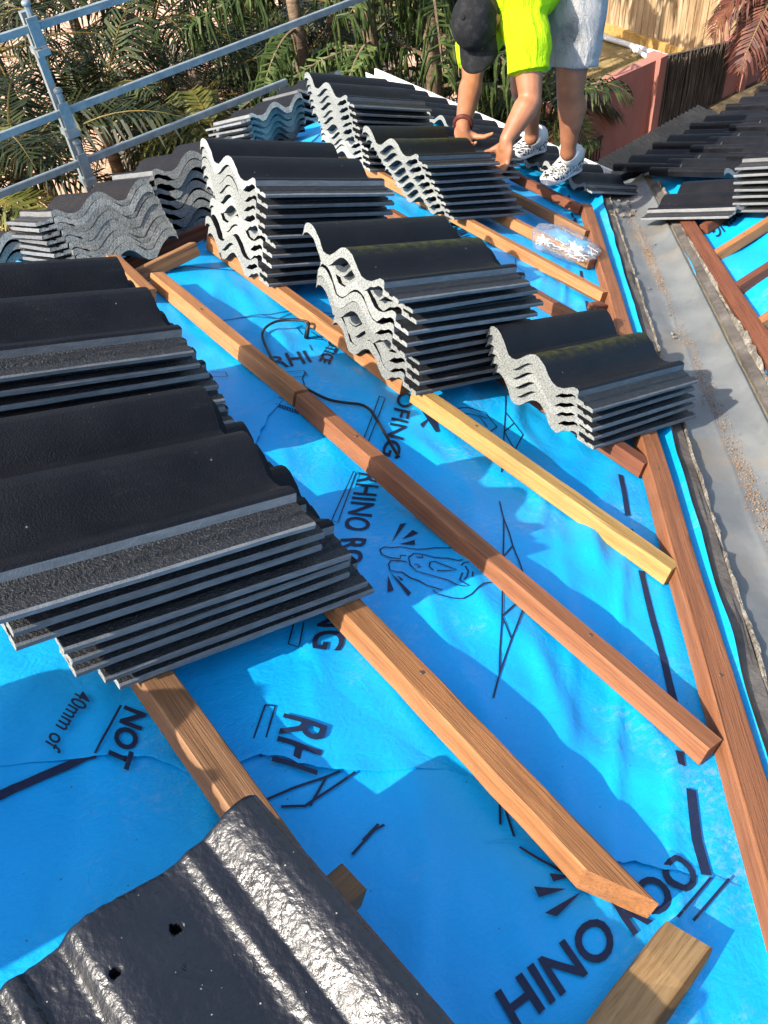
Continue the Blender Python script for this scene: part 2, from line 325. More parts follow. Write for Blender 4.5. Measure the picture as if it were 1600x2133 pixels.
# ------------------------------------------------------------------ printing on the underlay
def conform(me, f, maxlen=.012):
    bm = bmesh.new(); bm.from_mesh(me); bmesh.ops.triangulate(bm, faces=bm.faces[:])
    for v in bm.verts: v.co = f(v.co.x, v.co.y)
    for _ in range(6):
        es = [e for e in bm.edges if (e.verts[0].co - e.verts[1].co).length > maxlen]
        if not es: break
        bmesh.ops.subdivide_edges(bm, edges=es, cuts=1); bmesh.ops.triangulate(bm, faces=[q for q in bm.faces if len(q.verts) > 3])
    return bm
def ink(name, bm, parent, surf):
    for v in bm.verts: v.co = surf(v.co.x, v.co.y)
    me = bpy.data.meshes.new(name); bm.to_mesh(me); bm.free(); me.materials.append(INK)
    o = bpy.data.objects.new(name, me); COL.objects.link(o); o.parent = parent; return o
DG = None
def lettering(s, p0, p1, pt, off=.0018, parent=None, hit=HIT, surf=None, bold=.012):
    cu = bpy.data.curves.new('t', 'FONT'); cu.body = s; cu.offset = bold; cu.resolution_u = 4; to = bpy.data.objects.new('t', cu); COL.objects.link(to)
    dg = bpy.context.evaluated_depsgraph_get(); dg.update(); me = bpy.data.meshes.new_from_object(to.evaluated_get(dg)); bpy.data.objects.remove(to)
    xs = [v.co.x for v in me.vertices]; x0, x1 = min(xs), max(xs); hh = .69
    a = hit(*p0); b = hit(*p1); c = hit(*pt)
    def f(x, y):
        s_ = (x - x0) / (x1 - x0); r = y / hh
        return V((a[0] + (b[0] - a[0]) * s_ + (c[0] - a[0]) * r, a[1] + (b[1] - a[1]) * s_ + (c[1] - a[1]) * r, 0))
    bm = conform(me, f); return ink('lettering', bm, parent or sheet, surf or (lambda u, v: MP(u, v, off)))
def strokes(name, lines, w=.0028, off=.0017, parent=None, hit=HIT, surf=None, polys=()):
    if name != 'logo' and len(lines) > 1:
        for ln in lines: strokes(name, [ln], w, off, parent, hit, surf)
        return
    bm = bmesh.new()
    for ln in lines:
        ww = w
        if isinstance(ln[0], (int, float)): ww = ln[0]; ln = ln[1:]
        pts = [V((*hit(*p), 0)) for p in ln]; d = []
        for a, b in zip(pts, pts[1:]):
            k = max(1, int((b - a).length / .012)); d += [a + (b - a) * (i / k) for i in range(k)]
        d.append(pts[-1]); L = []
        for i, p in enumerate(d):
            t = (d[min(i + 1, len(d) - 1)] - d[max(i - 1, 0)]).normalized(); nn = V((-t.y, t.x, 0)) * ww / 2
            L.append((bm.verts.new(p + nn), bm.verts.new(p - nn)))
        for (a, b), (c, e) in zip(L, L[1:]): bm.faces.new((a, b, e, c))
    for pl in polys:
        fc = bm.faces.new([bm.verts.new(V((*hit(*p), 0))) for p in pl])
        bmesh.ops.triangulate(bm, faces=[fc])
    for _ in range(4):
        es = [e for e in bm.edges if (e.verts[0].co - e.verts[1].co).length > .02]
        if not es: break
        bmesh.ops.subdivide_edges(bm, edges=es, cuts=1); bmesh.ops.triangulate(bm, faces=[q for q in bm.faces if len(q.verts) > 3])
    return ink(name, bm, parent or sheet, surf or (lambda u, v: MP(u, v, off)))
def zz(ox, oy, k, pts): return [(ox + x / k, oy + y / k) for x, y in pts]
lettering('RHINO ROOFING', (748, 985), (648, 1352), (793, 992))
lettering('RHINO ROOFING', (868, 690), (795, 948), (895, 694))
lettering('RHI', (572, 771), (650, 754), (560, 745))
lettering('NOTICE', (695, 690), (664, 753), (715, 697), bold=.03)
lettering('RH', (592, 1492), (566, 1592), (680, 1518), off=.0062)
lettering('NOT', (262, 1476), (222, 1592), (303, 1492), off=.0062, bold=.035)
lettering('40mm of', (163, 1441), (92, 1556), (193, 1456), off=.0055)
lettering('HINO ROO', (1075, 2150), (1462, 1832), (1030, 2072), off=.0022, bold=.022)
lettering('safe', (506, 917), (540, 913), (504, 908), bold=.03)
lettering('RHINO', (925, 470), (952, 512), (960, 455), bold=.02)
strokes('printed_border', [[(790, 828), (752, 930), (762, 934), (802, 832), (790, 828)], [(736, 985), (690, 1088), (703, 1092), (741, 988), (736, 985)], [(614, 1290), (600, 1345), (622, 1352), (632, 1300)],
    [(552, 1472), (514, 1582)], [(573, 1474), (542, 1580)], [(552, 1472), (573, 1474)], [(575, 779), (580, 790), (640, 785), (632, 774), (575, 779)], [(690, 716), (664, 748)], [(440, 788), (474, 787), (470, 778), (440, 778)]], .0024, .004)
strokes('printed_border', [(.0035, *zz(800, 1533, 2, [(1430, 605), (1280, 780)])), (.0035, *zz(800, 1533, 2, [(1355, 600), (1215, 765)])), [(252, 1475), (198, 1575)]], .0032, .006)
# warning bursts and line drawing of the head
k = 5
strokes('logo', [zz(760, 1060, k, a) for a in [
    [(900, 412), (720, 412), (540, 427), (370, 400), (280, 410), (200, 402), (155, 430), (175, 480), (250, 512), (365, 528), (370, 490), (430, 492)],
    [(435, 558), (380, 548), (270, 545), (245, 580), (260, 645), (390, 668), (470, 725), (640, 800), (805, 850)], [(705, 850), (760, 895), (900, 935), (1020, 942), (1110, 895), (1190, 815), (1240, 780), (1310, 772)],
    [(1020, 535), (970, 545), (860, 520), (720, 510), (600, 478), (510, 470), (455, 510), (470, 590), (540, 655), (680, 695), (860, 745), (950, 795), (1030, 812), (1085, 808), (1020, 770), (985, 745), (1015, 670)],
    [(750, 648), (860, 650), (955, 640), (860, 605), (730, 553), (680, 560), (668, 605), (715, 645)], [(530, 500), (560, 512), (600, 510), (595, 490)], [(515, 580), (555, 585), (580, 610), (545, 612)], [(1040, 600), (1075, 650), (1060, 710), (1030, 740)], [(1125, 660), (1115, 715)], [(1000, 595), (1030, 565), (1080, 560)]]],
    .0026, .0018, polys=[zz(760, 1060, k, a) for a in [[(278, 358), (365, 165), (432, 152)], [(385, 320), (495, 225), (555, 258)], [(358, 372), (515, 328), (522, 378)], [(238, 695), (300, 855), (235, 872)], [(250, 655), (480, 880), (452, 915)], [(330, 695), (405, 745), (372, 748)]]])
strokes('logo', [zz(800, 400, 2, [(260, 905), (330, 900), (420, 920), (470, 980), (440, 1000), (380, 985), (350, 960), (290, 950), (262, 925)]), zz(800, 400, 2, [(330, 925), (400, 940), (430, 980)]), zz(800, 400, 2, [(390, 930), (430, 945)])], .0026,
    polys=[zz(800, 400, 2, a) for a in [[(150, 905), (195, 895), (232, 1000), (215, 1002)], [(190, 940), (150, 968), (160, 985)], [(175, 870), (230, 855), (240, 875)]]])
strokes('logo', [zz(400, 620, 3.478, a) for a in [[(800, 205), (760, 220), (800, 270), (870, 300), (960, 310)], [(860, 250), (900, 275), (970, 320)], [(850, 345), (870, 385)], [(820, 540), (800, 590), (815, 640)]]], .0026)
strokes('logo', [zz(800, 1533, 2, [(560, 470), (640, 520), (740, 575)])], .004, .0045, polys=[zz(800, 1533, 2, a) for a in [[(620, 635), (755, 645), (640, 680)], [(665, 745), (820, 655), (715, 760)], [(685, 580), (775, 590), (700, 615)]]])
Z6 = lambda *a: zz(800, 1000, 2, a)
strokes('truss_diagram', [Z6((480, 90), (497, 160), (497, 330), (490, 590), (480, 810)), Z6((497, 160), (535, 275), (590, 430), (575, 550), (530, 665), (480, 810), (455, 910)), Z6((535, 275), (497, 320), (550, 400)), Z6((545, 520), (490, 570), (530, 665))], .0028)
Z4 = lambda *a: zz(800, 400, 2, a)
strokes('truss_diagram', [Z4((505, 850), (500, 1070), (488, 1170)), Z4((505, 920), (578, 1012), (530, 1095), (497, 1160)), Z4((540, 965), (500, 1000), (540, 1065), (497, 1085))], .0028)
strokes('truss_diagram', [Z4((548, 275), (545, 350)), Z4((545, 310), (580, 330), (588, 355))], .0022)
strokes('truss_diagram', [zz(400, 620, 3.478, a) for a in [[(195, 170), (340, 150), (560, 125), (740, 95), (1080, 130)], [(340, 150), (630, 155), (1080, 135)], [(510, 130), (630, 155), (720, 115)]]], .0022)
strokes('truss_diagram', [zz(0, 1533, 2, a) for a in [[(1110, 270), (1360, 175), (1415, 152)], [(1170, 300), (1270, 297), (1480, 155)], [(1360, 175), (1290, 297)], [(1465, 500), (1560, 395), (1600, 375)], [(1510, 440), (1575, 372)]]] + [zz(800, 1533, 2, [(480, 285), (482, 375)]), zz(800, 1533, 2, [(500, 300), (540, 425)])], .0034, .003)
strokes('truss_diagram', [zz(400, 620, 3.478, a) for a in [[(290, 885), (345, 850), (455, 1000)], [(335, 860), (440, 1000)]] + [[(340 + 11 * i, 852 + 14.5 * i), (332 + 11 * i, 862 + 14.5 * i)] for i in range(10)] + [[(600, 785), (770, 845)], [(605, 770), (790, 830)]] + [[(620 + 18 * i, 777 + 6 * i), (618 + 18 * i, 792 + 6 * i)] for i in range(9)] + [[(720, 630), (810, 665)], [(725, 620), (815, 650)], [(300, 930), (390, 985)], [(320, 960), (380, 960)]]], .0024)
strokes('printed_line', [(.012, *Z6((985, -20), (1015, 150))), (.012, *Z6((1025, 205), (1040, 250))), (.012, *Z6((1070, 380), (1140, 660), (1215, 960))), (.012, *Z6((1228, 1130), (1240, 1190)))], .012)
strokes('printed_line', [(.014, *zz(800, 1533, 2, [(1275, 228), (1300, 440), (1340, 585)])), (.012, *zz(0, 1533, 2, [(-40, 272), (60, 225), (360, 90), (400, 82)]))], .012, .003)
strokes('printed_line', [(.010, *zz(1080, 380, 6.15, [(640, 170), (660, 260)])), (.010, *zz(1080, 380, 6.15, [(680, 390), (695, 450)])), (.010, *zz(1080, 380, 6.15, [(695, 490), (715, 565)])), (.011, *Z4((820, 330), (835, 400))), (.011, *Z4((842, 455), (855, 510))), (.011, *Z4((860, 535), (870, 580))), (.011, *Z4((795, 110), (800, 140)))], .01)
strokes('printed_line', [(.004, *zz(0, 300, 3.2, [(1170, 835), (1240, 815), (1400, 830), (1580, 850)]))], .004)
def hit2(px, py): q = S2(px, py); return q.x, q.y
srf2 = lambda x, y: P2(y, x, mem2(x, y) + .008)
lettering('RHINO ROOFING', (1622, 372), (1478, 476), (1640, 384), parent=sheet2, hit=hit2, surf=srf2, bold=.02)
strokes('logo', [[(1408, 508), (1420, 530), (1428, 560)], [(1430, 540), (1455, 575)], [(1420, 560), (1440, 575), (1460, 600)], [(1440, 590), (1470, 615)], [(1436, 570), (1450, 565), (1462, 572)]] + [zz(1350, 520, 5.61, a) for a in [[(1170, 1390), (1230, 1320), (1290, 1305)], [(1190, 1400), (1260, 1360), (1330, 1350)]]], .0025, parent=sheet2, hit=hit2, surf=srf2)
# ------------------------------------------------------------------ valley
def VP(q, s, off=0): x = s + q / 2; y = s - q / 2; return V((x, y, max(-T * x, -T * (y + C2)) + off))
mb = MB(); qs = [.545, .575, .583, .591, .60, .63, .68, .71, .725, .731, .737, .75, .80, .86, .875, .883, .891, .90, .94, .975, 1.05, 1.16]
of = {.545: -.012, .575: -.006, .583: .010, .875: .010, .883: .015, .891: .010, .725: .004, .731: .006, .737: .004}
ns = 150
for i in range(ns + 1):
    s = -.5 + 3.56 * i / ns
    for q in qs:
        mb.v.append(tuple(VP(q, s, .012 * (1 if q < .92 else 1 - (q - .92) * 14) + of.get(q, 0) + (.007 * nz(s * 7, q * 12) + .004 * nz(s * 16, q * 20)) * (1 if q < .88 else .4))))
n = len(qs); mb.f = [(i * n + j, (i + 1) * n + j, (i + 1) * n + j + 1, i * n + j + 1)[::-1] for i in range(ns) for j in range(n - 1)]
BEIGE = noisy('stained_building_paper', [(.3, (.18, .145, .085)), (.5, (.26, .225, .15)), (.7, (.33, .30, .22))], 6, .9)
mb.m = [2 if qs[j] < .58 else 1 if qs[j] >= .90 else 0 for i in range(ns) for j in range(n - 1)]  # first columns dark: shadow gap beside the blue lip, painted in
tag(mb.build('valley_gutter', [GUT, BEIGE, DARKM], smooth=True), 'weathered grey metal valley gutter running between the two blue roof slopes', 'valley gutter')
def mortar(q, w, hgt, label, seed):
    mb = MB(); rnd = random.Random(seed); ns = 420; prof = [-1, -.8, -.35, .1, .5, .85, 1]
    for i in range(ns + 1):
        s = -.4 + 3.3 * i / ns; gap = sm((nz(s * 3.2, seed) + .42) * 3.5) * (.25 + .75 * sm((nz(s * 13, seed + 2) + .35) * 6)); ch = .75 + .5 * nz(s * 26, seed + 3); sh = .006 * nz(s * 9, seed + 8)
        for p in prof:
            z = hgt * ch * gap * (1 - abs(p) ** 3) * (1 + .35 * nz(s * 60, p * 3, seed)); mb.v.append(tuple(VP(q + p * w * (.8 + .4 * nz(s * 14, p, seed + 1)) + sh, s, .013 + max(z, -.002 if abs(p) == 1 else .001))))
    n = len(prof); mb.f = [(i * n + j, (i + 1) * n + j, (i + 1) * n + j + 1, i * n + j + 1)[::-1] for i in range(ns) for j in range(n - 1)]; mb.m = [0] * len(mb.f)
    return tag(mb.build('mortar_bedding', MORT), label, 'mortar bedding')
mortar(.604, .010, .020, 'crumbling pale mortar strip along the left edge of the valley gutter', 1)
mortar(.957, .017, .030, 'broken mortar ridge along the right edge of the valley gutter', 2)
def vboard(q0, q1, h, label):
    mb = MB(); ns = 90
    for i in range(ns + 1):
        s = -.4 + 3.32 * i / ns
        for q, z in ((q0, .004), (q0 + .001, h), (q1 - .001, h), (q1, .004)): mb.v.append(tuple(VP(q + .0025 * nz(s * 11, q * 40), s, z + .0015 * nz(s * 14, q * 9))))
    mb.f = [(i * 4 + j, (i + 1) * 4 + j, (i + 1) * 4 + j + 1, i * 4 + j + 1)[::-1] for i in range(ns) for j in range(3)] + [(0, 1, 2, 3), (ns * 4 + 3, ns * 4 + 2, ns * 4 + 1, ns * 4)]; mb.m = [0] * len(mb.f)
    tag(mb.build('valley_board', GREYW), label, 'board')
GREYW = noisy('grey_brown_old_timber', [(.3, (.055, .047, .04)), (.5, (.10, .087, .075)), (.72, (.17, .15, .13))], 9, .85, .4, 60)
vboard(.556, .597, .022, 'thin grey brown board between the blue lip and the valley gutter')
vboard(.908, .946, .024, 'grey brown board along the right edge of the valley gutter')
mb = MB(); rnd = random.Random(3)
sand_c = [(-.1, .80, .012), (.30, .785, .014), (.62, .772, .016), (.8, .765, .03), (1.25, .75, .035), (1.7, .74, .025), (2.2, .73, .03), (2.5, .72, .06), (2.75, .74, .12), (2.95, .75, .15)]
for k in range(12000):
    s = rnd.uniform(-.1, 2.97); 
    q = float(np.interp(s, [a[0] for a in sand_c], [a[1] for a in sand_c])); w = float(np.interp(s, [a[0] for a in sand_c], [a[2] for a in sand_c]))
    if rnd.random() < .5 - .9 * nz(s * 2.6, 4): continue
    r = rnd.uniform(.0008, .0023) * (1.4 if rnd.random() < .05 else 1); p = VP(q + rnd.gauss(0, .5) * w, s, .016 + r * .4); a = rnd.random() * 6
    mb.add([p + V((math.cos(a) * r, math.sin(a) * r, 0)), p + V((math.cos(a + 2.1) * r, math.sin(a + 2.1) * r, 0)), p + V((math.cos(a + 4.2) * r, math.sin(a + 4.2) * r, 0)), p + V((0, 0, r))], [(0, 1, 3), (1, 2, 3), (2, 0, 3)])
o = mb.build('sand_debris', SAND); tag(o, 'brown sand and grit washed down the valley gutter', 'grit', kind='stuff')
for k in range(16):
    px, py = [(1292, 428), (1301, 436), (1311, 430), (1285, 440), (1297, 448), (1306, 421), (1320, 440), (1289, 417), (1314, 446), (1279, 449), (1330, 470), (1394, 653), (1352, 598), (1362, 515), (1405, 700), (1402, 692)][k]
    r = rnd.uniform(.009, .02) if k < 10 else .007; p = ZP(px, py, 0); 
    q0 = S1(px, py, .02) if k < 10 else S1(px, py, .02); mb = MB(); mb.ell((0, 0, 0), (r, r * rnd.uniform(.5, .9), r * .45), nu=6, nv=4)
    mb.v = [tuple(V(v) * rnd.uniform(.8, 1.25)) for v in mb.v]
    x = q0.x; y = q0.y; z = max(-T * x, -T * (y + C2)) + .016 + r * .3
    o = mb.build('mortar_chip', MORT); o.location = (x, y, z); o.rotation_euler = (rnd.uniform(-.3, .3), .3, rnd.uniform(0, 6))
    tag(o, 'pale broken mortar chip lying in the valley gutter grit', 'mortar chip', 'mortar chips in the valley gutter')
# ------------------------------------------------------------------ battens
rb = random.Random(5)
def batten(p, q, w, h, mt, label, up=N1, side=None, chop=(0, 0), name='roof_batten', cat='batten', group='roof battens', rough=.0009, lift=0.0):
    """p-q: bottom edge on the uphill/left side; side: which way the width runs"""
    p = V(p) + up * lift; q = V(q) + up * lift; X = (q - p); L = X.length; X.normalize(); Y = up.cross(X).normalized()
    if side is not None and Y.dot(side) < 0: p, q = q, p; X = -X; Y = up.cross(X).normalized(); chop = chop[::-1]
    Z = X.cross(Y); b = .0022; sec = [(b, 0), (w - b, 0), (w, b), (w, h - b), (w - b, h), (b, h), (0, h - b), (0, b)]; n = max(4, int(L / .05)); mb = MB(); sd = rb.random() * 50
    for i in range(n + 1):
        for k, (y, z) in enumerate(sec):
            x = L * i / n
            if i == 0: x += chop[0] * (y / w) + .002 * rb.random()
            if i == n: x += chop[1] * (y / w) - .002 * rb.random()
            mb.v.append((x, y + .003 * nz(x * 2.5, sd) + rough * nz(x * 25, k, sd), z + .0015 * nz(x * 3, sd + 9) + rough * nz(x * 25, k + 20, sd)))
    for i in range(n):
        for k in range(8): mb.f.append((i * 8 + k, (i + 1) * 8 + k, (i + 1) * 8 + (k + 1) % 8, i * 8 + (k + 1) % 8)[::-1])
    mb.f += [tuple(range(8))[::-1], tuple(n * 8 + k for k in range(8))]; 
    mb.f = [f[::-1] for f in mb.f]; mb.m = [0] * len(mb.f)
    o = mb.build(name, mt, mat=frame(X, Y, Z, p))
    if L > .5:
        for i in range(int(L / .6) + 1):
            x = .18 + .6 * i + .05 * rb.random()
            if x < L - .03: nb = MB(); nb.tube([(0, 0, -.004), (0, 0, .0012)], [.0036, .0034], 8); no = nb.build('nail_head', NAILM, o); no.location = (x, w * (.4 + .25 * rb.random()), h)
    return tag(o, label, cat, group)
NAILM = noisy('rusty_nail_head', [(.3, (.05, .03, .02)), (.5, (.09, .06, .045)), (.7, (.2, .18, .16))], 90, .6)
bw, bh = .037, .038
batten(P1(.016, 1.0), P1(.018, .33), .046, bh, W_BROWN, 'brown batten leaving the big front stack toward the glossy loose tile', side=SD)
D_ = batten(P1(.340, 1.35), S1(1196, 1846), .046, bh, W_ORANGE, 'orange batten with a long splintered pointed end, lower right', side=SD, chop=(0, .08), rough=.002)
batten(S1(312, 597), S1(608, 848), bw, bh, W_ORANGE, 'pale orange batten starting at the hip beside the upper front stack', side=SD)
batten(S1(613, 853), S1(1455, 1597), bw, bh, W_MID, 'long red brown batten crossing the printed rhino drawing', side=SD)
batten(S1(428, 518), S1(833, 823), bw, bh, W_ORANGE, 'golden batten running under the two middle tile stacks', side=SD)
batten(S1(852, 838), S1(1382, 1220), bw, bh, W_YEL, 'yellow pine batten with a dark knot below the centre stack', side=SD)
batten(P1(1.245, 1.6), S1(1330, 997), bw, bh, W_RED, 'red batten poking out below the small stack beside the valley', side=SD)
batten(S1(800, 457), S1(1212, 694), bw, bh, W_MID, 'dark red batten passing behind the centre stack', side=SD)
batten(S1(690, 327), S1(1248, 632), bw, bh, W_ORANGE, 'long light orange batten running under the stack at the roofer', side=SD)
batten(S1(1000, 445), S1(1222, 560), bw, bh, W_ORANGE, 'orange batten running under the bag of nails', side=SD)
batten(S1(1040, 410), S1(1214, 500), bw, bh, W_BROWN, 'brown batten ending jagged just above the nail bag', side=SD)
batten(S1(1060, 375), S1(1204, 447), bw, bh, W_RED, 'red batten under the loose eaves tile, nearest the gutter', side=SD)
batten(S1(1207, 440), S1(1292, 752), .046, .04, W_MID, 'upper piece of valley edge batten, beside the nail bag', side=SD)
batten(S1(1315, 915), S1(1596, 1990), .048, .04, W_MID, 'long red batten along the valley edge, lower right', side=SD)
batten(S1(220, 560), S1(296, 634), bw, bh, W_ORANGE, 'short batten end peeping out beside the upper front stack', side=SD)
def edge3(p, q, mt, lab): return batten(p, q, bw, bh, mt, lab, up=N3, side=-B3)
a, b_ = S3(247, 612), S3(405, 532); edge3(a - (b_ - a) * 1.6, b_, W_BROWN, 'light brown batten at the hip under the left grey ended stack')
a, b_ = S3(365, 520), S3(438, 488); edge3(a - (b_ - a) * 4, b_, W_RED, 'red batten at the hip under the shaded stack')
# pieces lying loose
p = S1(1239, 652, 0); batten(p, p + SD * .06, .035, .022, W_RED, 'small red timber packer at the end of the long orange batten', name='timber_packer', cat='timber packer', group=None)
e1, e2 = S1(725, 1785, .04), S1(765, 1848, .04); ax = (S1(672, 1830, .04) - e1).normalized()
batten(e2 - N1 * .04 + ax * .16, e2 - N1 * .04, (e2 - e1).length, .04, W_BROWN, 'short batten end with a knot sticking out from under the glossy tile', side=e1 - e2)
o1, o2 = S1(1388, 1918, .022), S1(1463, 1938, .022); ax = (S1(1215, 2133, .022) - o1).normalized(); u_, v_ = uv1(o1); hh = mem(u_, v_)
batten(o1 - N1 * .022 + ax * .42, o1 - N1 * .022, .058, .024, W_OFF, 'broken pale board offcut lying on the printed lettering at bottom right', side=o2 - o1, chop=(0, -.016), name='timber_offcut', cat='timber offcut', group=None, rough=.005)
# battens across the valley
batten(S2(1412, 465), S2(1612, 806), .05, .04, W_RED, 'red valley edge batten on the right hand roof', up=N3, side=V((1, -1, 0)))
for px, lab in (((1475, 487), 'short red batten just below the loose curved tile, right roof'), ((1491, 551), 'orange batten below the tile stack on the right roof'), ((1543, 618), 'red batten with a cut end on the right roof'), ((1587, 700), 'lowest batten on the right roof, at the picture edge')):
    p = S2(*px); batten(p, p + V((1.6, 0, 0)), bw, bh, W_RED if 'red' in lab else W_ORANGE, lab, up=N3, side=B3)
# ------------------------------------------------------------------ roof tiles
TOPP = [(0, .006), (.003, .0085), (.017, .0095), (.020, .0065), (.027, .0065), (.030, .0105), (.044, .0105), (.0475, .013), (.050, .0255), (.055, .0285), (.065, .028), (.075, .021), (.088, .012), (.104, .008), (.120, .010), (.132, .017), (.142, .025), (.151, .032), (.161, .038), (.173, .043), (.185, .044), (.197, .040), (.207, .032), (.220, .018), (.230, .010), (.240, .008), (.254, .009), (.263, .018), (.272, .027), (.282, .036), (.294, .044), (.306, .049), (.318, .049), (.326, .045), (.330, .038)]
def tile_mesh(seed, nx=7, prof=TOPP, L=.42, top=None):
    r = random.Random(seed); k = len(prof)
    bot = [(y, (z - .0248 + .004 * (z / .05) ** 2) if y > .10 else max(0, (z - .016) if .05 <= y else 0)) for y, z in prof]; bot[0] = (0, 0); ring = prof + bot[::-1]; n = len(ring); mb = MB()
    for i in range(nx + 1):
        for j, (y, z) in enumerate(ring):
            x = L * i / nx
            if i in (0, nx): x += .0022 * nz(y * 90, z * 90, seed + i) * (1 if i else -1)
            dy = .0022 * nz(x * 70, seed) if (j == 0 or j == n - 1 or j in (k - 1, k)) else 0
            mb.v.append((x, y + dy, z + (.0012 * nz(x * 120, j, seed) if 1 <= j <= 11 else 0) + .0015 * nz(x * 4, y * 6, seed)))
    for i in range(nx):
        for j in range(n):
            a = i * n + j; b = i * n + (j + 1) % n; mb.f.append((a, a + n, b + n, b))
            mt = 0 if j < k - 1 else 2
            if j < 7: mt = 4
            if j == 7: mt = 3
            if j == 0: mt = 3
            if j == n - 1: mt = 3
            if j == k - 1: mt = 0
            mb.m.append(mt)
    for base, flip in ((0, 0), (nx * n, 1)):
        for j in range(k - 1):
            f = (base + j, base + j + 1, base + n - 2 - j, base + n - 1 - j); mb.f.append(f if flip else f[::-1]); mb.m.append(1)
    return mb.mesh('roof_tile', [top or TILE_TOP, CONC, UNDER, LIP, RIB], True, 28)
TM = [tile_mesh(s) for s in (1, 2, 3, 4, 5)]; TMM = [tile_mesh(s, top=TILE_MOSS) for s in (6, 7)]
rt = random.Random(21)
ORD = ['topmost', 'second', 'third', 'fourth', 'fifth', 'sixth', 'seventh', 'eighth', 'ninth', 'tenth', 'eleventh', 'twelfth', 'thirteenth']
ndup = 0
def tile(m, label, group, moss=False):
    o = bpy.data.objects.new('roof_tile', (TMM[rt.randrange(2)] if moss else TM[rt.randrange(5)])); COL.objects.link(o); o.matrix_world = m; return tag(o, label, 'roof tile', group)
def stack(desc, X, Y, Z, p0, p1, n, yaw0=0, yaw1=0, roll=0, dx={}, jit=.005, moss=False, anchor=0.0):
    """n tiles from p0 (lowest, corner at lip) up to p1; yaw in degrees about Z; anchor = tile x that sits on the point"""
    for i in range(n):
        t = i / max(1, n - 1); p = p0.lerp(p1, t); a = math.radians(yaw0 + (yaw1 - yaw0) * t + (rt.uniform(-1.3, 1.3) if 0 < i < n - 1 else 0)); ro = math.radians(roll + rt.uniform(-.5, .5))
        x = X * math.cos(a) + Y * math.sin(a); y = Y * math.cos(a) - X * math.sin(a); y2 = y * math.cos(ro) + Z * math.sin(ro); z2 = x.cross(y2)
        d = (rt.uniform(-jit, jit) if 0 < i < n - 1 else 0) + dx.get(i, 0)
        k = n - 1 - i; nm = ORD[k]
        lab = ('topmost black tile of the stack ' if k == 0 else 'bottom black tile of the stack ' if i == 0 else '%s black tile from the top of the stack ' % nm) + desc
        tile(frame(x, y2, z2, p + x * (d - anchor) + y * (rt.uniform(-.003, .003) if 0 < i < n - 1 else 0)), lab, 'tiles stacked ' + desc, moss and k == 0)
def st1(desc, base, h0, n, pitch=.0258, lean=0, vlean=0, **k):
    p0 = S1(*base, h0); p1 = p0 + SD * lean + N1 * pitch * (n - 1) + BD * vlean; stack(desc, SD, BD, N1, p0, p1, n, **k)
B0 = .040
st1('in the middle of the slope', (560, 598), B0, 10, .0262, -.045, dx={9: .0, 3: .012, 4: .022, 2: .006})
st1('in the centre beside the cable', (866, 824), B0, 10, .0258, -.119, yaw1=2, moss=True, dx={8: .035, 7: .04, 6: .012, 3: .03, 2: .022, 1: .01, 4: -.01})
st1('beside the valley gutter', (1235, 937), B0, 5, .0262, -.060, yaw1=1, moss=True)
st1("under the roofer's hands", (945, 458), B0, 8, .0262, -.190, yaw0=3, yaw1=7, moss=True)
st1('at the eaves, left of the roofer', (765, 357), B0, 10, .0262, -.122, yaw0=3, yaw1=2, dx={3: .03, 2: .025, 1: .02, 0: .015})
st1('nearest the camera on the left', (250, 1437), B0, 8, .0252, -.148, dx={5: -.02, 2: -.012, 4: .008})
p1 = S1(405, 740, .215) - SD * .42; p0 = S1(505, 905, B0) - SD * .42; p0.y = p1.y - .01; stack('second from camera on the left', SD, BD, N1, p0, p1, 8, jit=.01)
p0 = S1(1082, 372, B0) - SD * .42; stack("behind the roofer's hand", SD, BD, N1, p0, p0 + N1 * .078 - SD * .02, 4)
stack('out of view, added for shade', SD, BD, N1, P1(-.92, .475, B0), P1(-.90, .475, .21), 7)  # unseen stack, added so its shadow falls over the lower left underlay
# stacks past the hip (turned end for end)
def st3(desc, bot, top, y, n, roll=0, yaw=0, ytop=None, **k):
    p0 = YP(*bot, y); p1 = YP(*top, ytop or y); stack(desc, -B3, DD, N3, p0, p1, n, yaw0=yaw, yaw1=yaw, roll=roll, anchor=.42, **k)
st3('on the far left, grey ended', (137, 578), (75, 472), 2.12, 9, roll=-7, ytop=2.22)
st3('in shade at the hip', (325, 565), (292, 385), 2.30, 10, roll=-3, ytop=2.38)
st3('below the lowest scaffold rail', (516, 322), (503, 258), 3.56, 6, roll=-4, ytop=3.42)
st3('peeping out at the left picture edge', (-75, 600), (-95, 560), 2.55, 3, roll=-3)
st3('at the hip foot', (622, 262), (606, 205), 3.9, 4, roll=-2)
# laid course at the eaves
for k in range(6):
    h0, h1 = .042, .030; v = 2.44 + .302 * k; sl_ = (h1 - h0) / .42; X = (SD + N1 * sl_).normalized(); Z = X.cross(BD)
    tile(frame(X, BD, Z, P1(3.105 + rt.uniform(-.004, .004), v, h0)), 'dusty black tile laid in the near eaves row, %s from the valley' % ('first' if k == 0 else ORD[k]), 'tiles laid along the near eaves')
# laid tiles on the slope across the valley: lower rows first
for r, (xs, n) in enumerate(((3.42, 9), (3.32, 9), (3.47, 9), (3.62, 8))):
    for k in range(n):
        y = 2.69 - .30 * r; X = (B3 + N3 * .055).normalized(); Z = X.cross(-DD)
        h = .042
        p = P2(y - .42 * CP, xs + .302 * (k + 1) + .0, h); 
        tile(frame(X, -DD, Z, p), 'black laid tile on the right roof, %s in the %s row from the valley' % ('first' if k == 0 else ORD[k], ['bottom', 'second', 'third', 'fourth'][r]), 'tiles laid on the right roof')
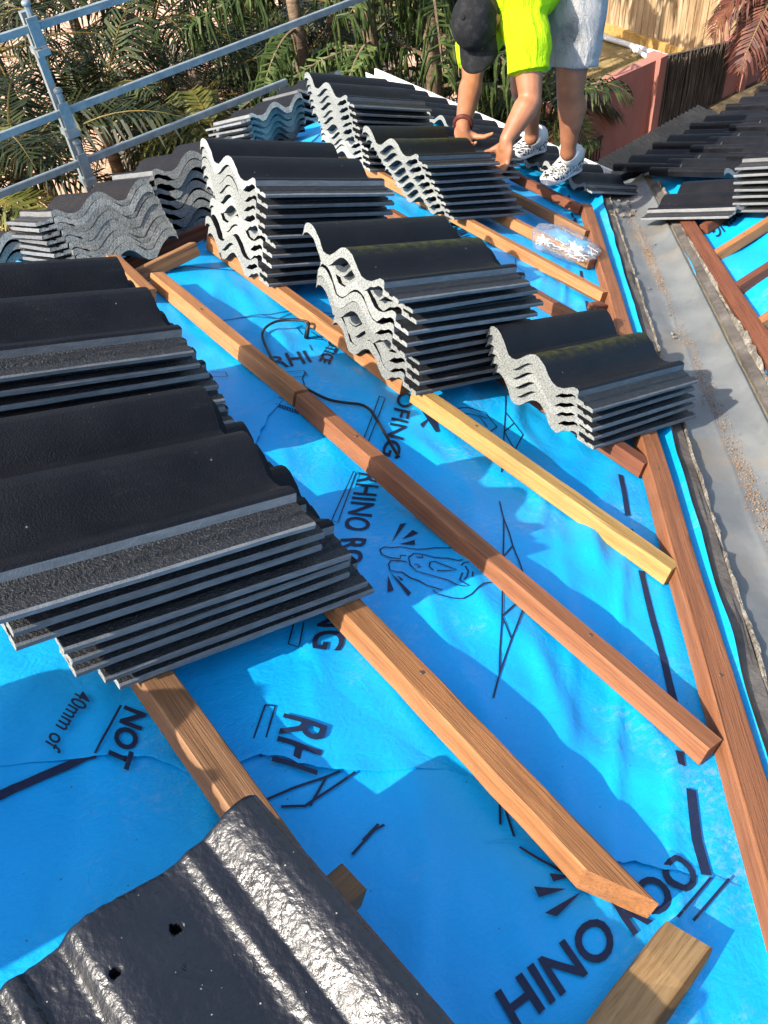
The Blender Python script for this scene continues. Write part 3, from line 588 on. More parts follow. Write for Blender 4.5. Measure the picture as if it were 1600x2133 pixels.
# loose tile and stack on the right slope
a = S2(1335, 459, .055); b_ = S2(1470, 456, .055); X = (b_ - a).normalized(); Y = N3.cross(X); tile(frame(X, Y, N3, a), 'loose black curved tile lying over the valley edge of the right roof', None)
p0 = S2(1572, 442, .045); stack('at the right picture edge', -B3, DD, N3, p0 + B3 * .10, p0 + B3 * .10 + N3 * .165 - B3 * .03, 7)
# ------------------------------------------------------------------ the loose glossy tile in the foreground, with nail holes
def fine_tile():
    ys = np.array([p[0] for p in TOPP]); zs = np.array([p[1] for p in TOPP]); ny, nx = 260, 200; L = .42; mb = MB()
    D = [(0, .026), (.006, .033), (.018, .0375), (.032, .0355), (.046, .029), (.058, .020), (.066, .0135), (.069, .0115), (.072, .0125), (.090, .0125), (.0935, .0105), (.098, .007), (.106, .0052), (.120, .006), (.135, .010), (.152, .015), (.170, .0215), (.188, .026), (.202, .0275), (.214, .0265), (.222, .022), (.228, .012), (.233, .008), (.250, .007), (.268, .007), (.272, .013), (.286, .0135), (.290, .007), (.30, .006), (.33, .005)]; prof = [(.33 - d, z) for d, z in D][::-1]
    ys = np.array([p[0] for p in prof]); zs = np.array([p[1] for p in prof]); holes = [(.062, .19, .0052), (.066, .125, .0048)]
    def top(x, y):
        z = float(np.interp(y, ys, zs)) * .4 + .6 * sum(float(np.interp(y + d, ys, zs)) for d in (-.003, 0, .003)) / 3
        e = min(x, L - x); z -= .004 * max(0, 1 - e / .006) ** 2
        z += .00045 * nz(x * 260, y * 260) + .0007 * nz(x * 90, y * 120, 4)
        ch = nz(x * 45, y * 45, 8)
        if ch > .58: z -= .0012 * min(1, (ch - .58) * 12)
        for hx, hy, hr in holes:
            d = math.hypot(x - hx, y - hy) * (1 + .2 * nz(x * 300, y * 300, 2))
            if d < hr: z -= .016
            elif d < hr * 1.5: z -= .0012
        return z
    for i in range(nx + 1):
        for j in range(ny + 1):
            x = L * (i / nx); y = .33 * j / ny; mb.v.append((x + (.0016 * nz(y * 80, 3) if i == 0 else 0), y, top(x, y)))
    n = ny + 1; mb.f = [(i * n + j, (i + 1) * n + j, (i + 1) * n + j + 1, i * n + j + 1) for i in range(nx) for j in range(ny)]; mb.m = [0] * len(mb.f)
    base = len(mb.v); edge = [(i, 0) for i in range(nx + 1)] + [(nx, j) for j in range(1, ny + 1)] + [(i, ny) for i in range(nx - 1, -1, -1)] + [(0, j) for j in range(ny - 1, 0, -1)]
    for i, j in edge:
        x, y, z = mb.v[i * n + j]; mb.v.append((x, y, z - .016))
    m = len(edge)
    for k in range(m):
        a = edge[k][0] * n + edge[k][1]; k2 = (k + 1) % m; b = edge[k2][0] * n + edge[k2][1]; mb.f.append((a, base + k, base + k2, b)); mb.m.append(1 if edge[k][0] in (0, nx) and edge[k2][0] == edge[k][0] else 3)
    base2 = len(mb.v); cols = 44
    for i in (0, nx):
        for j in range(cols + 1):
            jj = round(j * ny / cols); x, y, z = mb.v[i * n + jj]; mb.v.append((x, y, z - .0165))
    mb.f += [(base2 + j, base2 + j + 1, base2 + cols + 2 + j, base2 + cols + 1 + j) for j in range(cols)]; mb.m += [2] * cols
    return mb.mesh('roof_tile', [GLOSS, LIP, UNDER, LIP], True, 40)
def m_gloss(m, n, l, b):
    g = G(n, l, b); c = g.ramp(g.noise(7, det=6), [(.3, (.005, .0055, .008)), (.7, (.011, .012, .016))])
    chip = g.noise(42, det=6, rough=.75); c = g.mix(g.ramp(chip, [(.69, 0.), (.73, .9)]), c, (.42, .41, .38)); sp = g.voro(70).outputs['Distance']; c = g.mix(g.ramp(sp, [(.045, .8), (.07, 0.)]), c, (.4, .4, .38))
    g.color(c); g.rough(g.ramp(g.noise(30, det=5), [(.35, .28), (.7, .46)])); g.bump(g.mix(.25, g.noise(120, det=3, rough=.55), g.noise(330, det=2)), .34, .006)
GLOSS = mat('glossy_black_tile_coating', (.012, .012, .016), .2, .6, m_gloss)
c = S1(530, 1650, .105); c2 = S1(0, 2030, .058); Y = (c - c2).normalized(); X = S1(870, 2133, .112) - c; X = (X - Y * X.dot(Y)).normalized(); Z = X.cross(Y)
o = bpy.data.objects.new('roof_tile', fine_tile()); COL.objects.link(o); o.matrix_world = frame(X, Y, Z, c - Y * .33 - Z * .028)
tag(o, 'glossy black tile with two nail holes, nearest the camera at bottom left', 'roof tile')
# ------------------------------------------------------------------ cable
CABLE = noisy('black_cable_sheath', [(.3, (.008, .008, .009)), (.5, (.014, .014, .015)), (.7, (.03, .03, .03))], 30, .4)
pts = []
for (x, y), h in zip([(828, 285), (838, 225), (845, 190), (800, 172), (700, 168), (610, 178), (540, 215), (510, 262), (515, 310), (540, 370), (600, 480), (700, 580), (830, 665), (980, 740), (1100, 765), (1220, 780), (1290, 820), (1340, 895), (1395, 985), (1440, 1065), (1497, 1160)], [.005, .03, .045, .045, .03, .02, .012, .008] + [.006] * 13):
    u, v = HIT(400 + x / 3.478, 620 + y / 3.478, h); pts.append(P1(u, v, mem(u, v) + h + .002))
def spline(P, k=6):
    out = []
    for i in range(len(P) - 1):
        a, b, c, d = P[max(i - 1, 0)], P[i], P[i + 1], P[min(i + 2, len(P) - 1)]
        for j in range(k):
            t = j / k; out.append(.5 * ((2 * b) + (c - a) * t + (2 * a - 5 * b + 4 * c - d) * t * t + (3 * b - a - 3 * c + d) * t ** 3))
    return out + [P[-1]]
mb = MB(); mb.tube(spline(pts), .0034, 8); cb = mb.build('cable', CABLE, smooth=True); tag(cb, 'thin black cable looping over the blue underlay by the centre stack', 'cable')
mb = MB(); mb.tube([pts[0] - N1 * .004, pts[0].lerp(pts[1], .55), pts[1].lerp(pts[2], .6)], [.0065, .0062, .0045], 10); mb.build('cable_gland', CABLE, cb, True)
# ------------------------------------------------------------------ bag of nails
def bag():
    c = S1(1178, 508, .055); ax = (S1(1250, 545, .04) - S1(1106, 500, .04)).normalized(); Y = N1.cross(ax).normalized(); mb = MB()
    mb.ell((0, 0, 0), (.125, .110, .062), nu=72, nv=40); nv = []
    for x, y, z in mb.v:
        p = V((x, y, z)); d = 1 + .16 * nz(x * 16, y * 16, z * 22) + .10 * nz(x * 40, y * 40, z * 40 + 5) + .05 * abs(nz(x * 90, y * 90, z * 90)); s = max(.35, 1 - .5 * abs(x / .115 + .25) ** 3) if x < -.05 else 1
        p = V((x * d, y * d * (.62 + .38 * s) * (1 + .25 * (x / .115)), z * d * (.8 - .3 * x / .115))); p.z = max(p.z, -.036); nv.append(tuple(p))
    mb.v = nv
    def bl(m, n, l, b):
        m.blend_method = 'BLEND' if hasattr(m, 'blend_method') else None
        tr = n.new('ShaderNodeBsdfTransparent'); tr.inputs[0].default_value = (.93, .95, .97, 1); gl = n.new('ShaderNodeBsdfGlossy'); gl.inputs['Roughness'].default_value = .12; df = n.new('ShaderNodeBsdfDiffuse'); df.inputs[0].default_value = (.75, .8, .85, 1)
        g = G(n, l, b); bp = n.new('ShaderNodeBump'); bp.inputs['Strength'].default_value = .9; bp.inputs['Distance'].default_value = .02; l.new(g.noise(70, det=5, dist=1.), bp.inputs['Height'])
        for q in (gl, df): l.new(bp.outputs[0], q.inputs['Normal'])
        m1 = n.new('ShaderNodeMixShader'); m1.inputs[0].default_value = .11; l.new(tr.outputs[0], m1.inputs[1]); l.new(df.outputs[0], m1.inputs[2])
        lw = n.new('ShaderNodeLayerWeight'); lw.inputs[0].default_value = .25; m2 = n.new('ShaderNodeMixShader'); rp = g.ramp(lw.outputs['Fresnel'], [(0, .04), (1, .38)]); l.new(rp, m2.inputs[0]); l.new(m1.outputs[0], m2.inputs[1]); l.new(gl.outputs[0], m2.inputs[2]); l.new(m2.outputs[0], n['Material Output'].inputs[0])
    o = mb.build('plastic_bag', mat('clear_plastic_film', (.8, .85, .9), .2, build=bl), smooth=True, mat=frame(ax, Y, N1, c)); tag(o, 'clear crumpled plastic bag of nails lying on the battens near the valley', 'plastic bag')
    nm = MB(); nm.tube([(-.024, 0, 0), (.022, 0, 0), (.026, 0, 0)], [.0015, .0015, .0004], 6); nm.tube([(-.0255, 0, 0), (-.0238, 0, 0)], [.0036, .0036], 8)
    me = nm.mesh('nail', noisy('zinc_nail', [(.3, (.5, .5, .47)), (.5, (.66, .66, .63)), (.7, (.74, .74, .71))], 90, .35, .1))
    rn = random.Random(4); M0 = frame(ax, Y, N1, c)
    for k in range(70):
        if k < 20: q = V((-.075 + rn.gauss(0, .010), rn.gauss(0, .018), -.022 + rn.uniform(0, .014)))
        else: q = V((.032 + rn.gauss(0, .028), rn.gauss(-.006, .030), -.026 + rn.uniform(0, .030)))
        n_ = bpy.data.objects.new('nail', me); COL.objects.link(n_)
        n_.matrix_world = M0 @ Matrix.Translation(q) @ Matrix.Rotation(rn.uniform(0, 6.28), 4, 'Z') @ Matrix.Rotation(rn.uniform(-.4, .4), 4, 'Y'); tag(n_, 'silver roofing nail in the heap inside the clear plastic bag', 'nail', 'nails heaped inside the plastic bag')
bag()
# ------------------------------------------------------------------ ground and yard
mb = MB(); g_ = 40
for i in range(g_ + 1):
    for j in range(g_ + 1):
        x = -150 + 320 * i / g_; y = -150 + 320 * j / g_; mb.v.append((x, y, ZG))
mb.f = [(i * (g_ + 1) + j, (i + 1) * (g_ + 1) + j, (i + 1) * (g_ + 1) + j + 1, i * (g_ + 1) + j + 1) for i in range(g_) for j in range(g_)]; mb.m = [0] * len(mb.f)
tag(mb.build('ground', SOIL), kind='structure', label='dark leaf litter soil around the house', cat='ground')
yw = ZP(1240, 343, ZG).y; GZ = ZG + .012
mb = MB(); n = 60
pv = []
for i in range(n + 1):
    for j in range(n + 1):
        x = -6 + 13.9 * i / n; y = 5.6 + 18.0 * j / n; pv.append((x, y, GZ + .012 * nz(x * .8, y * .8) + .004))
mb.add(pv, [(i * (n + 1) + j, (i + 1) * (n + 1) + j, (i + 1) * (n + 1) + j + 1, i * (n + 1) + j + 1) for i in range(n) for j in range(n)])
tag(mb.build('path', PEACH), kind='structure', label='sunlit peach coloured paving striped by palm shadows', cat='paving')
mb = MB(); pv = []
for i in range(n + 1):
    for j in range(n + 1):
        x = 7.95 + 9 * i / n; y = yw + .02 + 11 * j / n; pv.append((x if i else x + .06 * nz(y * 4, 1), y, GZ + .012 + .03 * nz(x * 1.5, y * 1.5)))
mb.add(pv, [(i * (n + 1) + j, (i + 1) * (n + 1) + j, (i + 1) * (n + 1) + j + 1, i * (n + 1) + j + 1) for i in range(n) for j in range(n)])
tag(mb.build('lawn', GRASSG), kind='structure', label='dry yellow lawn behind the pink wall', cat='lawn')
mb = MB(); rg = random.Random(8)
for k in range(15000):
    x = rg.uniform(7.9, 12.0); y = rg.uniform(yw + .1, 9.4); a = rg.uniform(0, 6.28); l = rg.uniform(.012, .035); c, s_ = math.cos(a), math.sin(a); z = GZ + .008; w = .006
    lx = rg.uniform(-.03, .03); ly = rg.uniform(-.03, .03)
    mb.add([(x - c * w, y - s_ * w, z), (x + c * w, y + s_ * w, z), (x + lx, y + ly, z + l)], [(0, 1, 2)])
DRY = noisy('dry_grass_blades', [(.35, (.09, .085, .025)), (.5, (.24, .17, .075)), (.65, (.36, .27, .13))], 3, .9)
tag(mb.build('grass', DRY), 'dry yellow grass blades on the lawn', 'grass', kind='stuff')
# walls and fences
def wpt(px, py): return YP(px, py, yw)
a = wpt(1222, 190); b_ = wpt(1368, 125); c = wpt(1530, 86)
def slabw(name, x0, x1, z0, z1, mt, y0, y1, parent=None):
    mb = MB(); k = 10
    for i in range(k): 
        xa = x0 + (x1 - x0) * i / k; xb = x0 + (x1 - x0) * (i + 1) / k; za = z0 + (z1 - z0) * i / k; zb = z0 + (z1 - z0) * (i + 1) / k
        mb.hexa([(xa, y0, ZG), (xb, y0, ZG), (xb, y1, ZG), (xa, y1, ZG), (xa, y0, za), (xb, y0, zb), (xb, y1, zb), (xa, y1, za)])
    return mb.build(name, mt, parent)
w = slabw('boundary_wall', 6.25, b_.x, a.z, b_.z, PINK, yw, yw + .12); tag(w, 'low pink rendered wall beside the dry lawn, left of the brushwood panel', 'wall')
mb = MB(); mb.box((b_.x - .01, yw - .06, ZG), (b_.x + .10, yw + .13, b_.z + .035)); mb.build('pillar', PINK, w)
root = slabw('brushwood_fence', b_.x + .10, c.x - .02, wpt(1387, 118).z, c.z, BRUSH, yw + .02, yw + .06); tag(root, 'dark weathered brushwood panel between two pink wall sections', 'fence')
mb = MB(); xs = b_.x + .115
while xs < c.x - .03:
    zt = wpt(1387, 118).z + (c.z - wpt(1387, 118).z) * (xs - b_.x) / (c.x - b_.x) + rg.uniform(-.05, .03); r = rg.uniform(.005, .011); y = yw + rg.uniform(-.012, .012); mb.tube([(xs, y, ZG), (xs + rg.uniform(-.02, .02), y - .004, (ZG + zt) / 2), (xs + rg.uniform(-.03, .03), y, zt)], [r, r * .9, r * .6], 4); xs += rg.uniform(.006, .016)
mb.build('brushwood', BRUSH, root)
w2 = slabw('boundary_wall', c.x - .02, c.x + 4, c.z + .02, c.z + .05, PINK, yw, yw + .12); tag(w2, 'pink rendered wall right of the brushwood panel, partly under hanging palm fronds', 'wall')
e = wpt(1552, 100); mb = MB(); mb.box((e.x, yw - .05, ZG), (e.x + .10, yw + .119, c.z + .045)); mb.build('pillar', PINK, w2)
gt = empty('metal_gate', wpt(1222, 342), 'small dark metal grille gate at the foot of the pink wall', 'gate'); mb = MB(); x0 = wpt(1203, 345).x; x1 = wpt(1239, 340).x; zt = wpt(1239, 288).z; y = yw - .05
for k in range(7): xx = x0 + (x1 - x0) * k / 6; mb.tube([(xx, y, ZG), (xx, y, zt)], .008, 6)
o = mb.build('bars', DARKM); o.parent = gt; o.matrix_parent_inverse = Matrix.Translation(-gt.location)
mb = MB(); mb.box((x0 - .02, y - .012, zt), (x1 + .02, y + .012, zt + .025)); mb.box((x0 - .02, y - .012, ZG + .05), (x1 + .02, y + .012, ZG + .075)); o = mb.build('frame', DARKM); o.parent = gt; o.matrix_parent_inverse = Matrix.Translation(-gt.location)
# paling fence
f0 = ZP(1240, 60, ZG); f1 = ZP(1395, 113, ZG); fd = (f1 - f0).normalized(); fn = V((-fd.y, fd.x, 0)); fn = fn if fn.x < 0 else -fn; FH = 1.02
pf = empty('paling_fence', f0, 'sunlit weathered timber paling fence with white top rail behind the lawn', 'fence')
def pfp(name, mb, mt): o = mb.build(name, mt); o.parent = pf; o.matrix_parent_inverse = Matrix.Translation(-f0); return o
mb = MB(); s = -3.0; Lf = (f0.y - yw - .2) / -fd.y
while s < Lf:
    wv = rg.uniform(.085, .105); p = f0 + fd * s; q = f0 + fd * (s + wv - .006); th = fn * rg.uniform(.012, .02); hh = FH + rg.uniform(-.01, .01)
    mb.hexa([p, q, q + th, p + th, p + V((0, 0, hh)), q + V((0, 0, hh)), q + th + V((0, 0, hh)), p + th + V((0, 0, hh))]); s += wv
pfp('palings', mb, PALING)
mb = MB(); mb.bar(f0 - fd * 3 + fn * .045, f0 + fd * Lf + fn * .045, .045, .13); pfp('plinth_board', mb, W_YEL)
mb = MB(); mb.bar(f0 - fd * 3 + V((0, 0, FH + .012)), f0 + fd * Lf + V((0, 0, FH + .012)), .10, .10); pfp('top_rail', mb, WHITE)
mb = MB(); p0, p1 = ZP(1242, 72, GZ + .06), ZP(1392, 119, GZ + .06); mb.tube([p0, p1], .035, 8); mb.tube([ZP(1322, 101, GZ + .06), ZP(1364, 130, GZ + .04)], .03, 8); mb.tube([ZP(1319, 99, GZ + .06), ZP(1327, 105, GZ + .06)], .045, 8)
tag(mb.build('drain_pipe', WHITE, smooth=True), 'white plastic pipe with a side branch on the dry lawn, along the paling fence', 'pipe')
# lower corrugated roof beside the right slope
zl = -1.62; A = [ZP(1300, 396, zl), ZP(1527, 251, zl), ZP(1455, 224, zl - .10), ZP(1226, 350, zl - .10)]
cr = empty('lean_to_roof', (A[0] + A[2]) / 2, 'dark corrugated lower roof with pale worn patches below the right roof edge', 'roof'); mb = MB(); na, nb = 290, 14
for i in range(na + 1):
    for j in range(nb + 1):
        s, t_ = i / na, j / nb; p = A[0].lerp(A[1], s).lerp(A[3].lerp(A[2], s), t_); mb.v.append(tuple(p + V((0, 0, .024 * abs(math.sin(s * math.pi * 27)) + .004 * nz(s * 40, t_ * 5) - (.006 if j % 5 == 0 else 0)))))
mb.f = [(i * (nb + 1) + j, (i + 1) * (nb + 1) + j, (i + 1) * (nb + 1) + j + 1, i * (nb + 1) + j + 1) for i in range(na) for j in range(nb)]; mb.m = [0] * len(mb.f)
CORR = noisy('worn_dark_corrugated', [(.46, (.010, .0105, .0115)), (.62, (.02, .0205, .0205)), (.76, (.15, .15, .135))], 3.2, .6, .5, 50)
o = mb.build('roofing', CORR, smooth=True); o.parent = cr; o.matrix_parent_inverse = Matrix.Translation(-cr.location)
for s in (.04, .5, .96):
    p = A[0].lerp(A[1], s).lerp(A[3].lerp(A[2], s), .85); mb = MB(); mb.box((p.x - .03, p.y - .03, ZG), (p.x + .03, p.y + .03, p.z - .02)); o = mb.build('post', DARKM); o.parent = cr; o.matrix_parent_inverse = Matrix.Translation(-cr.location)
# ------------------------------------------------------------------ scaffold guard rail
ys = 5.25; t0, t1 = YP(172, 352, ys), YP(50, 25, ys)
gr = empty('guard_rail', (t0.x, ys, ZG), 'galvanised scaffold guard rail of post and three rails along the left eaves', 'guard rail')
def grp(name, mb, par=None):
    o = mb.build(name, GALV, smooth=True, angle=40)
    if par: o.parent = par; o.matrix_parent_inverse = par.matrix_world.inverted() if False else Matrix.Identity(4)
    else: o.parent = gr; o.matrix_parent_inverse = Matrix.Translation((-t0.x, -ys, -ZG))
    return o
mb = MB(); mb.bar((t0.x, ys, ZG), (t0.x, ys, t1.z),   .042, .042, up=V((0, 1, 0))); post = grp('post', mb)
for pa, pb, x0, x1 in (((0, 88), (270, 0), -3, 8), ((0, 292), (760, 0), -3, 8), ((0, 412), (598, 176), -3, None)):
    p, q = YP(*pa, ys - .05), YP(*pb, ys - .05); sl_ = (q.z - p.z) / (q.x - p.x); x1 = x1 or q.x; f = lambda x: V((x, ys - .05, p.z + sl_ * (x - p.x)))
    mb = MB(); mb.bar(f(x0), f(x1), .030, .036); grp('rail', mb); c = f(t0.x)
    mb = MB(); mb.box((c.x - .03, ys - .085, c.z - .07), (c.x + .03, ys - .07, c.z + .075)); mb.tube([(c.x + .01, ys - .05, c.z + .05), (c.x + .01, ys - .05, c.z + .13)], .018, 8); mb.ell((c.x + .01, ys - .05, c.z + .135), (.026, .026, .018)); mb.box((c.x - .036, ys - .09, c.z - .12), (c.x + .036, ys + .03, c.z - .085)); grp('clamp', mb)
# ------------------------------------------------------------------ vegetation
def leafmat(name, a, b, c):
    def bl(m, n, l, bs):
        g = G(n, l, bs); v = g.ramp(g.noise(6, det=4), [(.3, a), (.5, b), (.72, c)]); v = g.mix(1., v, g.ramp(g.rnd(), [(0, .65), (1, 1.25)]), 'MULTIPLY'); g.color(v)
    return mat(name, b, .5, .18, bl)
L_DARK = leafmat('dark_palm_leaf', (.007, .011, .0035), (.017, .028, .007), (.055, .064, .016))
L_YEL = leafmat('yellow_palm_leaf', (.03, .038, .008), (.075, .082, .016), (.19, .15, .035))
L_RED = leafmat('dead_red_frond', (.022, .008, .006), (.062, .019, .012), (.12, .045, .025))
L_PINE = leafmat('conifer_leaf', (.012, .022, .006), (.032, .054, .014), (.10, .125, .04))
BARK = noisy('palm_trunk_bark', [(.3, (.06, .04, .025)), (.5, (.14, .10, .065)), (.7, (.24, .18, .12))], 6, .9, 1., 25, .1, (1, 1, 4))
STALK = noisy('frond_stalk', [(.3, (.05, .045, .012)), (.5, (.11, .08, .02)), (.7, (.20, .13, .03))], 4, .5)
def frond(mb, p, az, el, L, droop, ll, n, rnd, m=0, w=.021, hang=.45):
    p = V(p); d = V((math.cos(az) * math.cos(el), math.sin(az) * math.cos(el), math.sin(el))); pts = [p]; k = 14
    for i in range(k):
        d = (d + V((0, 0, -droop * (.4 + 1.5 * i / k) / k))).normalized(); pts.append(pts[-1] + d * L / k)
    mb.tube(pts, [.013 * (1 - .85 * i / k) for i in range(k + 1)], 4, 1, cap=False)
    for i in range(n):
        t = (.14 + .85 * i / n) * k; a = int(min(t, k - 1)); q = pts[a].lerp(pts[a + 1], t - a); tn = (pts[a + 1] - pts[a]).normalized(); sd = tn.cross(V((0, 0, 1))).normalized(); up = sd.cross(tn); s_ = math.sin(math.pi * min(1, .12 + i / n * .9)) ** .6
        for sg in (-1, 1):
            if rnd.random() < .06: continue
            ld = (sd * sg * (.85 + .2 * rnd.random()) + tn * (.45 + .4 * rnd.random()) + up * (.35 * rnd.random() - .05)).normalized(); l = ll * s_ * rnd.uniform(.8, 1.1); ws = tn * w
            m1 = q + ld * l * .45; e = q + ld * l * .85 + V((0, 0, -hang * l * rnd.uniform(.6, 1.2))); m1 += V((0, 0, -hang * l * .12)); m2 = m1.lerp(e, .6)
            mb.add([q - ws * .4, q + ws * .4, m1 + ws * .6, m1 - ws * .6, m2 + ws * .45, m2 - ws * .45, e], [(0, 1, 2, 3), (3, 2, 4, 5), (5, 4, 6)], m)
def palm(c, label, nf=13, L=1.5, seed=0, leaf=L_DARK, ll=.42, el=(-.2, 1.1), droop=1.5, r=.06, azr=(0, 6.28), group='palms beside the left eaves', n=34, name='palm_tree', lean=(0, 0)):
    rnd = random.Random(seed); c = V(c); base = V((c.x + lean[0], c.y + lean[1], ZG)); t = empty(name, base, label, 'palm', group); mb = MB()
    k = 12; mb.tube([base.lerp(c, i / k) for i in range(k + 1)], [r * (1.35 - .5 * i / k) * (1 + .08 * (i % 2)) for i in range(k + 1)], 9); o = mb.build('trunk', BARK, smooth=True); o.parent = t; o.matrix_parent_inverse = Matrix.Translation(-base); mb = MB()
    for i in range(nf):
        az = azr[0] + (azr[1] - azr[0]) * (i + rnd.uniform(-.3, .3)) / nf; e = el[0] + (el[1] - el[0]) * rnd.random(); frond(mb, c + V((0, 0, .02 * (i % 4))), az, e, L * rnd.uniform(.75, 1.1), droop * rnd.uniform(.7, 1.3), ll, n, rnd)
    o = mb.build('crown', [leaf, STALK]); o.parent = t; o.matrix_parent_inverse = Matrix.Translation(-base); return t
pl = [((215, 262), 8.2, L_DARK, 'palm with dark fronds radiating behind the scaffold post'), ((40, 380), 7.4, L_DARK, 'palm with brown trunk at the left picture edge, below the middle rail'), ((320, 60), 9.5, L_DARK, 'palm between the top and middle scaffold rails, right of the post'), ((-10, 120), 9.2, L_DARK, 'palm at the top left picture corner'), ((420, 210), 8.8, L_DARK, 'palm below the middle rail with thin bent fronds'),
      ((120, -60), 11.5, L_DARK, 'far palm above the top scaffold rail'), ((520, 60), 10.5, L_DARK, 'palm just above the middle rail near the conifers'), ((-60, 470), 6.9, L_YEL, 'yellow green palm hugging the left picture edge'), ((455, 300), 7.2, L_YEL, 'small yellow green palm just behind the left tile stacks'), ((640, 120), 9.6, L_DARK, 'palm with grey trunk behind the end of the lowest rail')]
for i, ((px, py), y, lf, lab) in enumerate(pl): palm(YP(px, py, y), lab, 18 if lf is L_DARK else 12, 1.75 if lf is L_DARK else 1.1, 30 + i, lf, .52 if lf is L_DARK else .38, n=38)
palm(YP(700, 20, 8.6), 'palm with thick brown fibrous trunk above the eaves stack', 12, 1.3, 77, L_DARK, .4, r=.13)
# dark palms in the shade behind the roofer
for i, (px, py, y, lab) in enumerate([(1030, 250, 6.6, 'shaded palm directly behind the roofer arms'), (1140, 235, 6.0, 'shaded palm fronds seen between the roofer legs')]):
    palm(YP(px, py, y), lab, 15, 1.0 if i != 2 else .45, 90 + i, L_DARK, .34, el=(-.1, 1.2), group='palms in the shade behind the roofer', n=30)
# red brown palm hanging in at top right
palm(YP(1668, -105, 5.1), 'reddish dead palm fronds hanging in at the top right corner', 24, 1.15, 55, L_RED, .36, el=(-1.3, -.2), droop=1.2, group=None, n=44, r=.07, lean=(3.2, .6))
def conifer(c, label, seed, nb=14, L=1.2, top=1.6):
    rnd = random.Random(seed); c = V(c); base = V((c.x, c.y, ZG)); t = empty('conifer_tree', base, label, 'conifer', 'conifers with hanging branchlets'); mb = MB(); mb.tube([base, c, c + V((0, 0, top))], [.09, .07, .03], 8); o = mb.build('trunk', BARK, smooth=True); o.parent = t; o.matrix_parent_inverse = Matrix.Translation(-base); mb = MB()
    for i in range(nb):
        az = 6.28 * i / nb * 2.4 + rnd.uniform(-.4, .4); z0 = rnd.uniform(-.9, top); d = V((math.cos(az), math.sin(az), rnd.uniform(.05, .45))).normalized(); p = c + V((0, 0, z0)); pts = [p]; Lb = L * (1 - .25 * z0 / top) * rnd.uniform(.7, 1.1)
        for k in range(8): d = (d + V((0, 0, -.10))).normalized(); pts.append(pts[-1] + d * Lb / 8)
        mb.tube(pts, [.02 - .002 * k for k in range(9)], 4, 1, cap=False)
        for k in range(46):
            s = rnd.uniform(.15, 1) * 7.99; a = int(s); q = pts[a].lerp(pts[a + 1], s - a); sd = V((-d.y, d.x, 0)).normalized() * rnd.choice((-1, 1)); l = rnd.uniform(.14, .30)
            e1_ = q + sd * l * rnd.uniform(.2, .55) + d * l * .25 + V((0, 0, rnd.uniform(0, .05))); e2 = e1_ + V((rnd.uniform(-.03, .03), rnd.uniform(-.03, .03), -l * .5)) + sd * .03; e3 = e2 + V((rnd.uniform(-.03, .03), rnd.uniform(-.03, .03), -l * .5))
            r = rnd.uniform(.010, .016); mb.tube([q, e1_, e2, e3], [r * .7, r, r, r * .35], 5, 0, cap=False)
    o = mb.build('crown', [L_PINE, BARK]); o.parent = t; o.matrix_parent_inverse = Matrix.Translation(-base)
conifer(YP(900, 70, 6.5), 'conifer with hanging finger branchlets left of the roofer head', 5, 20, 1.25)
conifer(YP(770, 60, 7.0), 'conifer with hanging branchlets above the eaves stack', 6, 18, 1.2)
conifer(YP(620, 70, 7.6), 'bright green conifer crossing the middle scaffold rail', 7, 18, 1.2)
conifer(YP(1020, -40, 7.4), 'dark conifer rising behind the roofer cap', 8, 18, 1.3)
conifer(YP(480, -60, 11), 'far conifer at the top of the picture over the palms', 9, 18, 1.4)
# ------------------------------------------------------------------ roofer
def m_skin(m, n, l, b):
    g = G(n, l, b); c = g.ramp(g.noise(9, det=6), [(.3, (.19, .072, .032)), (.5, (.26, .105, .050)), (.7, (.32, .14, .072))]); c = g.mix(g.ramp(g.noise(45, det=6, rough=.8), [(.55, 0.), (.75, .4)]), c, (.10, .05, .03)); g.color(c); g.bump(g.noise(160, det=4), .12, .004)
SKIN = mat('tanned_skin', (.45, .22, .13), .5, .4, m_skin)
def cloth(name, stops, sc=7, b1=.5):
    def bl(m, n, l, b):
        g = G(n, l, b); g.color(g.ramp(g.noise(sc, det=6, rough=.7), stops)); wr = g.noise(11, g.map((1, 1, .3), (.5, .35, 0)), 4, dist=1.6); g.bump(g.mix(.15, wr, g.noise(300, det=2)), b1 * 1.5, .07)
    return mat(name, stops[1][1], .85, .2, bl)
LIME = cloth('hi_vis_lime_fabric', [(.3, (.36, .60, .003)), (.5, (.42, .68, .004)), (.7, (.47, .74, .006))])
NAVY = cloth('navy_fabric', [(.3, (.006, .02, .018)), (.5, (.010, .03, .026)), (.7, (.016, .04, .035))])
SHORT = cloth('dusty_white_fabric', [(.28, (.20, .195, .185)), (.44, (.42, .415, .405)), (.7, (.50, .49, .48))], 5, .7)
CAPM = noisy('black_cap_fabric', [(.3, (.006, .0065, .007)), (.5, (.010, .0105, .012)), (.75, (.03, .031, .033))], 30, .8, .35, 250, .15)
def m_shoe(m, n, l, b):
    g = G(n, l, b); v = g.n.new('ShaderNodeTexBrick'); v.inputs['Scale'].default_value = 34; v.offset = .37; v.inputs['Mortar Size'].default_value = .02
    for i, cc in ((1, (.62, .61, .58, 1)), (2, (.62, .61, .58, 1)), (3, (.05, .05, .055, 1))): v.inputs[i].default_value = cc
    l.new(g.tc, v.inputs['Vector']); k = g.noise(75, det=2, rough=.4); g.color(g.mix(g.ramp(k, [(.50, 0.), (.53, 1.)]), (.62, .61, .58), (.03, .03, .035)))
SHOE = mat('printed_canvas', (.6, .6, .58), .8, .2, m_shoe)
SOLE = noisy('white_rubber', [(.3, (.45, .44, .40)), (.5, (.62, .61, .57)), (.7, (.68, .67, .64))], 30, .6)
